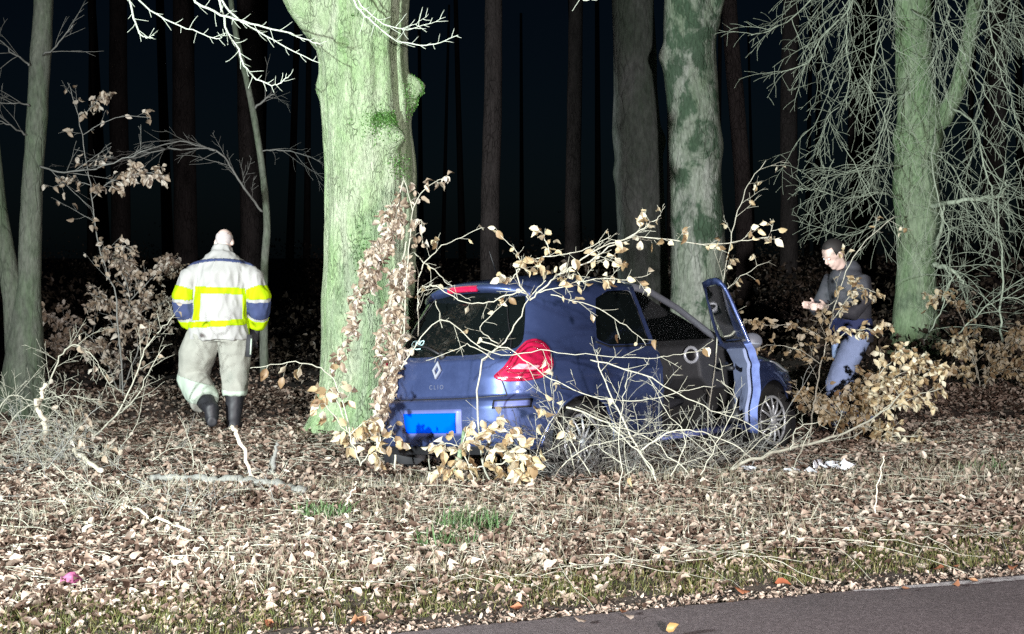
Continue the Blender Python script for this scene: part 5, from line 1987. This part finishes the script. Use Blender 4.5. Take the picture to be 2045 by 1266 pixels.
# the cabin of this model is tall: raise everything above the belt line
for o in [car] + list(car.children_recursive):
    if o.type == 'MESH':
        nv_ = len(o.data.vertices)
        co = np.empty(nv_ * 3, np.float32)
        o.data.vertices.foreach_get('co', co)
        co = co.reshape(-1, 3)
        co[:, 2] += np.maximum(0, co[:, 2] - .95) * .22
        o.data.vertices.foreach_set('co', co.ravel())
        o.data.update()
# ------------------------------------------------------------------ people
simple('skin', (0.74, 0.57, 0.50), 0.55, var=0.08, scale=25)
simple('skin_tan', (0.58, 0.42, 0.36), 0.55, var=0.1, scale=25)
simple('hair_grey', (0.46, 0.41, 0.40), 0.8, var=0.3, scale=60)
simple('hair_dark', (0.02, 0.017, 0.016), 0.7, var=0.3, scale=60)
simple('eye_white', (0.8, 0.8, 0.8), 0.3)
simple('jacket_beige', (0.36, 0.355, 0.34), 0.85, var=0.06, scale=22, bmp=0.15)
simple('band_yellow', (0.36, 0.52, 0.0), 0.75, spec=0.2, var=0.05)
simple('navy_cloth', (0.035, 0.05, 0.13), 0.85, var=0.2, scale=30)
simple('trousers_beige', (0.30, 0.30, 0.26), 0.9, var=0.22, scale=18, bmp=0.25)
simple('reflective_tape', (0.42, 0.49, 0.41), 0.5, var=0.08)
simple('boot_black', (0.014, 0.014, 0.018), 0.55, var=0.4, scale=20)
simple('glove_dark', (0.03, 0.03, 0.035), 0.8, var=0.3, scale=30)
simple('jacket_dark', (0.05, 0.052, 0.062), 0.75, var=0.35, scale=14, bmp=0.2)
simple('jacket_blue', (0.03, 0.045, 0.14), 0.75, var=0.2, scale=14)
simple('denim', (0.30, 0.39, 0.62), 0.85, var=0.35, scale=12, bmp=0.2)


def union_mesh(name, mb, voxel, mat, parent, smooth=4, fold=0.0, fold_sc=9.0, stretch=(1, 1, 1)):
    """Fuse overlapping closed volumes into one continuous skin and give it soft folds."""
    me = bpy.data.meshes.new(name + '_tmp')
    me.from_pydata([tuple(v) for v in mb.v], [], mb.f)
    o = bpy.data.objects.new('tmp', me)
    COL.objects.link(o)
    rm = o.modifiers.new('r', 'REMESH'); rm.mode = 'VOXEL'; rm.voxel_size = voxel
    s_ = o.modifiers.new('s', 'SMOOTH'); s_.iterations = smooth; s_.factor = .5
    dg = bpy.context.evaluated_depsgraph_get()
    new = bpy.data.meshes.new_from_object(o.evaluated_get(dg))
    bpy.data.objects.remove(o)
    bpy.data.meshes.remove(me)
    n = len(new.vertices)
    if fold:
        co = np.empty(n * 3, np.float32); new.vertices.foreach_get('co', co); co = co.reshape(-1, 3)
        no = np.empty(n * 3, np.float32); new.vertices.foreach_get('normal', no); no = no.reshape(-1, 3)
        st = np.array(stretch) * fold_sc
        h = np.array([noise.noise(Vector(tuple(c * st))) + .5 * (1 - 2 * abs(noise.noise(Vector(tuple(c * st * 1.7 + 3))))) for c in co])
        co = co + no * (h * fold)[:, None]
        new.vertices.foreach_set('co', co.ravel().astype(np.float32))
    new.polygons.foreach_set('use_smooth', np.ones(len(new.polygons), dtype=bool))
    new.name = name
    new.materials.clear()
    new.materials.append(MATS[mat])
    new.update()
    return link(name, new, parent)


def pick(src, name, test, off, mat, parent):
    """A band of cloth sewn onto src: its faces that pass the test, lifted by off."""
    me = src.data
    n = len(me.vertices)
    co = np.empty(n * 3, np.float32); me.vertices.foreach_get('co', co); co = co.reshape(-1, 3)
    no = np.empty(n * 3, np.float32); me.vertices.foreach_get('normal', no); no = no.reshape(-1, 3)
    keep = []
    for p_ in me.polygons:
        vi = list(p_.vertices)
        if test(co[vi].mean(0)):
            keep.append(vi)
    if not keep:
        return None
    used = sorted({i for f in keep for i in f})
    ix = {v: k for k, v in enumerate(used)}
    nm = bpy.data.meshes.new(name)
    nm.from_pydata([tuple(co[i] + no[i] * off) for i in used], [], [[ix[i] for i in f] for f in keep])
    nm.polygons.foreach_set('use_smooth', np.ones(len(nm.polygons), dtype=bool))
    nm.materials.append(MATS[mat])
    o = link(name, nm, parent)
    md = o.modifiers.new('t', 'SOLIDIFY'); md.thickness = off * .9; md.offset = -1
    return o


def seg_t(p, pts):
    """Way along a polyline (0 at its start, in metres) of the point nearest to p, and the distance."""
    best, acc = (9, 0), 0
    p = Vector(p)
    for a, b_ in zip(pts, pts[1:]):
        a, b_ = Vector(a), Vector(b_)
        e = b_ - a
        t = max(0, min(1, (p - a).dot(e) / e.length_squared))
        d = (p - a - e * t).length
        if d < best[0]:
            best = (d, acc + e.length * t)
        acc += e.length
    return best


def hand(mb, wrist, d, thumb, k=1.0, curl=.5):
    """Palm, four fingers of unequal length with two bends, and a thumb that leaves the side of the palm."""
    wrist, d, th = Vector(wrist), Vector(d).normalized(), Vector(thumb).normalized()
    th = (th - d * th.dot(d)).normalized()
    palm_n = d.cross(th).normalized()
    mb.tube([wrist, wrist + d * .04 * k, wrist + d * .085 * k], [.026 * k, .034 * k, .036 * k], 10)
    for i, ln in enumerate((.072, .082, .078, .062)):
        o = wrist + d * .08 * k + th * (.026 - .0175 * i) * k
        a = d
        pts = [o]
        for j, fr in enumerate((.45, .32, .23)):
            a = (a + palm_n * curl * (.35 + .25 * j)).normalized()
            pts.append(pts[-1] + a * ln * fr * k)
        mb.tube(pts, [.0095 * k, .009 * k, .008 * k, .007 * k], 8)
    o = wrist + d * .03 * k + th * .026 * k
    p1_ = o + (d * .6 + th * .8).normalized() * .035 * k
    p2_ = p1_ + (d * .85 + th * .3 + palm_n * curl * .5).normalized() * .032 * k
    mb.tube([o, p1_, p2_], [.012 * k, .0105 * k, .009 * k], 8)


def head_blobs(mb, c, tilt, k=1.0):
    """Skull, jaw, nose, brow, ears; faces +y, tilted down by tilt."""
    rot = Matrix.Rotation(-tilt, 3, 'X')
    c = Vector(c)
    g = lambda v: c + rot @ (Vector(v) * k)
    mb.ellipsoid(g((0, -.008, .022)), (.076 * k, .096 * k, .096 * k), rot, 24, 18)
    mb.ellipsoid(g((0, .028, -.055)), (.056 * k, .062 * k, .068 * k), rot, 20, 14)
    mb.ellipsoid(g((0, .066, -.098)), (.026 * k, .022 * k, .02 * k), rot)
    mb.tube([g((0, .082, .012)), g((0, .104, -.028)), g((0, .094, -.042))], [.009 * k, .014 * k, .014 * k], 8)
    mb.tube([g((-.045, .076, .022)), g((0, .086, .026)), g((.045, .076, .022))], [.010 * k] * 3, 8)
    mb.tube([g((-.022, .082, -.068)), g((0, .088, -.068)), g((.022, .082, -.068))], [.008 * k] * 3, 8)
    for s_ in (1, -1):
        mb.ellipsoid(g((s_ * .078, -.01, -.01)), (.012 * k, .022 * k, .033 * k), rot)
    return g, rot


# --- person in the white fire jacket, walking away
fx, fy = (441 - CX) / F_PX * 13.3, 13.3
fire = empty('person', (fx, fy, gz(fx, fy) - .02))
tag(fire, 'person in pale jacket with yellow bands walking away beside the big tree', 'person')
SL = [(-.13, .05, 1.455), (-.275, .03, 1.37), (-.322, .0, 1.21), (-.325, .02, 1.08), (-.285, .09, .965)]
SR = [(.13, .05, 1.455), (.285, .03, 1.36), (.335, .0, 1.20), (.332, .02, 1.08), (.295, .09, .955)]
LL = [(-.13, .0, .90), (-.22, .07, .68), (-.262, .11, .48), (-.15, -.05, .32), (-.04, -.20, .20)]
LR = [(.11, .0, .90), (.115, .04, .66), (.11, .04, .49), (.12, .02, .33), (.115, .0, .11)]
HEAD_F = (.0, .165, 1.69)
b0 = MB()
b0.tube([(0, .0, .86), (0, .0, 1.05), (0, .03, 1.3), (0, .06, 1.46), (0, .08, 1.53)], [(.17, .11), (.16, .11), (.17, .11), (.16, .09), (.07, .06)], 16)
b0.tube([(0, .08, 1.5), (0, .12, 1.58), (0, .155, 1.66)], [.058, .056, .055], 14)
head_blobs(b0, HEAD_F, R(32))
for A in (SL, SR):
    b0.tube(A + [tuple(Vector(A[-1]) + (Vector(A[-1]) - Vector(A[-2])).normalized() * .05)], [.055, .05, .042, .036, .03, .026], 12)
hand(b0, Vector(SL[-1]) + Vector((.012, .025, -.04)), (.15, .25, -.95), (.6, .8, 0), 1.0, .5)
hand(b0, Vector(SR[-1]) + Vector((-.012, .025, -.04)), (-.1, .25, -.95), (-.6, .8, 0), 1.0, .5)
for A in (LL, LR):
    b0.tube(A, [.085, .075, .058, .05, .038], 12)
    b0.tube([A[-1], tuple(Vector(A[-1]) + Vector((0, .10, -.06)))], [.04, .035], 10)
body_f = union_mesh('body', b0, .011, 'skin', fire, 3)
hb = MB()
rotf = Matrix.Rotation(-R(32), 3, 'X')
hb.ellipsoid(Vector(HEAD_F) + rotf @ Vector((0, -.018, .026)), (.0775, .093, .096), rotf, 24, 18)
hair = hb.build('hair', 'hair_grey', fire)
# keep the hair off the bald crown and the face
me = hair.data
bm = bmesh.new(); bm.from_mesh(me)
cf = Vector(HEAD_F)
bmesh.ops.delete(bm, geom=[v for v in bm.verts if (rotf.inverted() @ (v.co - cf)).y > .03 or (rotf.inverted() @ (v.co - cf)).z > .05 + .012 * math.sin(v.co.x * 90) or (rotf.inverted() @ (v.co - cf)).z < -.05], context='VERTS')
bm.to_mesh(me); bm.free()

j0 = MB()
j0.tube([(-.012, -.005, .835), (-.012, -.005, .90), (-.008, .0, 1.05), (0, .02, 1.25), (0, .04, 1.40), (0, .055, 1.49), (0, .07, 1.545), (0, .085, 1.585)],
        [(.262, .185), (.256, .185), (.242, .175), (.245, .175), (.245, .165), (.225, .145), (.15, .11), (.105, .095)], 40)
j0.tube([(0, .085, 1.56), (0, .10, 1.61), (0, .115, 1.645)], [(.098, .092), (.09, .088), (.088, .086)], 24)
j0.tube(SL, [.085, .105, .102, .095, .08], 20)
j0.tube(SR, [.085, .105, .102, .095, .08], 20)
jacket = union_mesh('jacket', j0, .009, 'jacket_beige', fire, 3, .019, 9.0, (1, 1, .5))


def torso_only(c):
    return abs(c[0]) < .272 - .0 * c[2] and min(seg_t(c, SL)[0], seg_t(c, SR)[0]) > .112 - .0


arch = lambda x: .055 * (x / .3) ** 2
pick(jacket, 'reflective_band', lambda c: torso_only(c) and 1.24 < c[2] + .04 * (c[0] + .1) < 1.298, .004, 'band_yellow', jacket)
pick(jacket, 'reflective_band', lambda c: torso_only(c) and .95 < c[2] - .06 * c[0] < 1.002, .0045, 'band_yellow', jacket)
pick(jacket, 'reflective_band', lambda c: torso_only(c) and c[1] < .02 and -.225 < c[0] - .04 * (c[2] - 1.1) < -.155 and 1.0 < c[2] < 1.25, .0035, 'band_yellow', jacket)
pick(jacket, 'reflective_band', lambda c: torso_only(c) and c[1] < .05 and .205 < c[0] < .265 and 1.0 < c[2] < 1.25, .0035, 'band_yellow', jacket)
pick(jacket, 'yoke_piping', lambda c: c[1] < .05 and abs(c[0]) < .29 and 1.523 < c[2] + .55 * c[0] ** 2 < 1.545, .004, 'navy_cloth', jacket)
for A in (SL, SR):
    on = lambda c, a, b_, A=A: (seg_t(c, A)[0] < .125) and abs(c[0]) > .235 and a < seg_t(c, A)[1] < b_
    pick(jacket, 'sleeve_band', lambda c: on(c, .27, .355), .004, 'band_yellow', jacket)
    pick(jacket, 'sleeve_patch', lambda c: on(c, .385, .505), .004, 'navy_cloth', jacket)
    pick(jacket, 'sleeve_band', lambda c: on(c, .535, .65), .004, 'band_yellow', jacket)
t0_ = MB()
t0_.tube([(0, .0, .98), (0, .0, .90), (0, .0, .82)], [(.22, .15), (.225, .155), (.20, .14)], 30)
t0_.tube(LL[:4], [.15, .158, .138, .125], 20)
t0_.tube(LL[2:4] + [(-.125, -.085, .29)], [.138, .128, .118], 20)
t0_.tube(LR[:4], [.142, .128, .115, .105], 20)
trs = union_mesh('trousers', t0_, .010, 'trousers_beige', fire, 4, .018, 6.0, (1, 1, .55))
pick(trs, 'reflective_band', lambda c: c[0] < -.0 and .27 < c[2] + .25 * (c[0] + .2) < .46 and seg_t(c, LL)[0] < .2, .004, 'reflective_tape', trs)
pick(trs, 'reflective_band', lambda c: c[0] > .02 and .30 < c[2] < .38, .004, 'reflective_tape', trs)
for A, yaw in ((LL, -.25), (LR, .1)):
    bt = MB()
    e = Vector(A[-1])
    fwd = Vector((math.sin(yaw), math.cos(yaw), 0))
    bt.tube([Vector(A[3]) + Vector((0, 0, .06)), A[3], e + Vector((0, 0, .03)), e + Vector((0, 0, -.05))], [.085, .085, .068, .06], 18)
    zb = (-(e.z) + .045) if A is LR else -.075
    bt.tube([e + fwd * -.06 + Vector((0, 0, zb)), e + fwd * .06 + Vector((0, 0, zb + .01)), e + fwd * .17 + Vector((0, 0, zb)), e + fwd * .20 + Vector((0, 0, zb - .005))],
            [(.046, .044), (.05, .052), (.05, .042), (.03, .03)], 16)
    bt.tube([e + Vector((0, 0, -.02)), e + Vector((0, 0, zb + .01))], [.058, .052], 16)
    union_mesh('boot', bt, .010, 'boot_black', fire, 3, .003, 12)
for A, sx in ((SL, 1), (SR, -1)):
    gl = MB()
    w0 = Vector(A[-1]) + Vector((.012 * sx, .025, -.035))
    hand(gl, w0, (.13 * sx, .25, -.95), (.6 * sx, .8, 0), 1.22, .5)
    gl.tube([Vector(A[-1]) + Vector((0, 0, .01)), w0 + Vector((0, .01, -.03))], [.052, .042], 12)
    union_mesh('glove', gl, .007, 'glove_dark', fire, 2)
mb = MB()
mb.tube([(.262, -.05, .87), (.268, -.06, .80), (.255, -.06, .68)], [(.03, .02), (.034, .022), (.028, .02)], 10)
strap = mb.build('hip_pouch', 'glove_dark', fire)
mb = MB()
mb.tube([(.285, -.085, .84), (.278, -.09, .70)], [(.008, .006)] * 2, 6)
mb.build('reflective_strip', 'reflective_tape', strap)

# --- person in dark clothes at the front of the car, looking down at their hands
bx, by = (1700 - CX) / F_PX * 13.6, 13.6
by_p = empty('person', (bx, by, gz(bx, by) - .01))
by_p.rotation_euler = (0, 0, R(112))
by_p.scale = (1.12, 1.12, 1.03)
tag(by_p, 'person in dark jacket and blue jeans looking down beside the green tree', 'person')
HEAD_B = (.0, .165, 1.565)
AL = [(-.18, .04, 1.36), (-.25, .06, 1.18), (-.24, .14, 1.06), (-.12, .30, 1.10)]
AR = [(.18, .04, 1.36), (.25, .07, 1.18), (.23, .16, 1.07), (.06, .31, 1.11)]
BL = [(-.10, .0, .86), (-.10, .12, .62), (-.10, .22, .44), (-.10, .20, .24), (-.10, .18, .08)]
BR = [(.10, .0, .86), (.11, -.02, .62), (.11, -.03, .44), (.11, -.16, .26), (.11, -.24, .10)]
b1 = MB()
b1.tube([(0, 0, .84), (0, .0, 1.02), (0, .02, 1.2), (0, .04, 1.34), (0, .06, 1.42)], [(.15, .10), (.145, .10), (.16, .105), (.15, .085), (.065, .055)], 16)
b1.tube([(0, .06, 1.39), (0, .10, 1.46), (0, .14, 1.53)], [.055, .053, .053], 14)
head_blobs(b1, HEAD_B, R(34))
for A in (AL, AR):
    b1.tube(A, [.05, .045, .038, .028], 12)
hand(b1, AL[-1], (.55, .8, .1), (.3, .2, 1), 1.0, .55)
hand(b1, AR[-1], (-.45, .85, .1), (-.3, .2, 1), 1.0, .55)
for A in (BL, BR):
    b1.tube(A, [.085, .075, .058, .05, .038], 12)
    b1.tube([A[-1], tuple(Vector(A[-1]) + Vector((0, .12, -.045)))], [.04, .032], 10)
body_b = union_mesh('body', b1, .008, 'skin_tan', by_p, 2)
rotb = Matrix.Rotation(-R(34), 3, 'X')
hb = MB()
hb.ellipsoid(Vector(HEAD_B) + rotb @ Vector((0, -.020, .034)), (.084, .098, .098), rotb, 24, 18)
hair = hb.build('hair', 'hair_dark', by_p)
bm = bmesh.new(); bm.from_mesh(hair.data)
cb = Vector(HEAD_B)
inv_b = rotb.inverted()
bmesh.ops.delete(bm, geom=[v for v in bm.verts if ((inv_b @ (v.co - cb)).y > .045 and (inv_b @ (v.co - cb)).z < .075) or (inv_b @ (v.co - cb)).z < -.045], context='VERTS')
bm.to_mesh(hair.data); bm.free()
for s_ in (1, -1):
    e = MB()
    e.ellipsoid(cb + rotb @ Vector((s_ * .031, .082, .003)), (.012, .009, .009), rotb, 12, 8)
    e.build('eye', 'eye_white', by_p)
j1 = MB()
j1.tube([(0, 0, .80), (0, -.005, .90), (0, .0, 1.05), (0, .02, 1.22), (0, .04, 1.34), (0, .06, 1.40), (0, .07, 1.44)],
        [(.205, .155), (.20, .15), (.185, .14), (.195, .145), (.19, .13), (.15, .11), (.095, .085)], 36)
j1.tube([(0, .03, 1.38), (0, .02, 1.46), (0, .03, 1.50)], [(.13, .10), (.11, .085), (.07, .05)], 20)
j1.tube(AL, [.078, .078, .068, .048], 18)
j1.tube(AR, [.078, .078, .068, .048], 18)
jk = union_mesh('jacket', j1, .010, 'jacket_dark', by_p, 4, .008, 8.0, (1, 1, .6))
pick(jk, 'jacket_band', lambda c: .86 < c[2] < 1.0 and seg_t(c, AL)[0] > .09 and seg_t(c, AR)[0] > .09, .004, 'jacket_blue', jk)
t1 = MB()
t1.tube([(0, 0, .92), (0, 0, .82)], [(.165, .125), (.17, .13)], 24)
t1.tube(BL, [.108, .10, .085, .075, .07], 18)
t1.tube(BR, [.108, .10, .085, .075, .07], 18)
union_mesh('jeans', t1, .010, 'denim', by_p, 4, .008, 8.0, (1, 1, .6))
for A in (BL, BR):
    sh = MB()
    e = Vector(A[-1])
    zb = -(e.z) + .045
    sh.tube([e, e + Vector((0, 0, zb))], [.052, .05], 14)
    sh.tube([e + Vector((0, -.05, zb)), e + Vector((0, .06, zb + .01)), e + Vector((0, .17, zb - .008))], [(.042, .042), (.046, .045), (.034, .028)], 14)
    union_mesh('shoe', sh, .010, 'boot_black', by_p, 3)
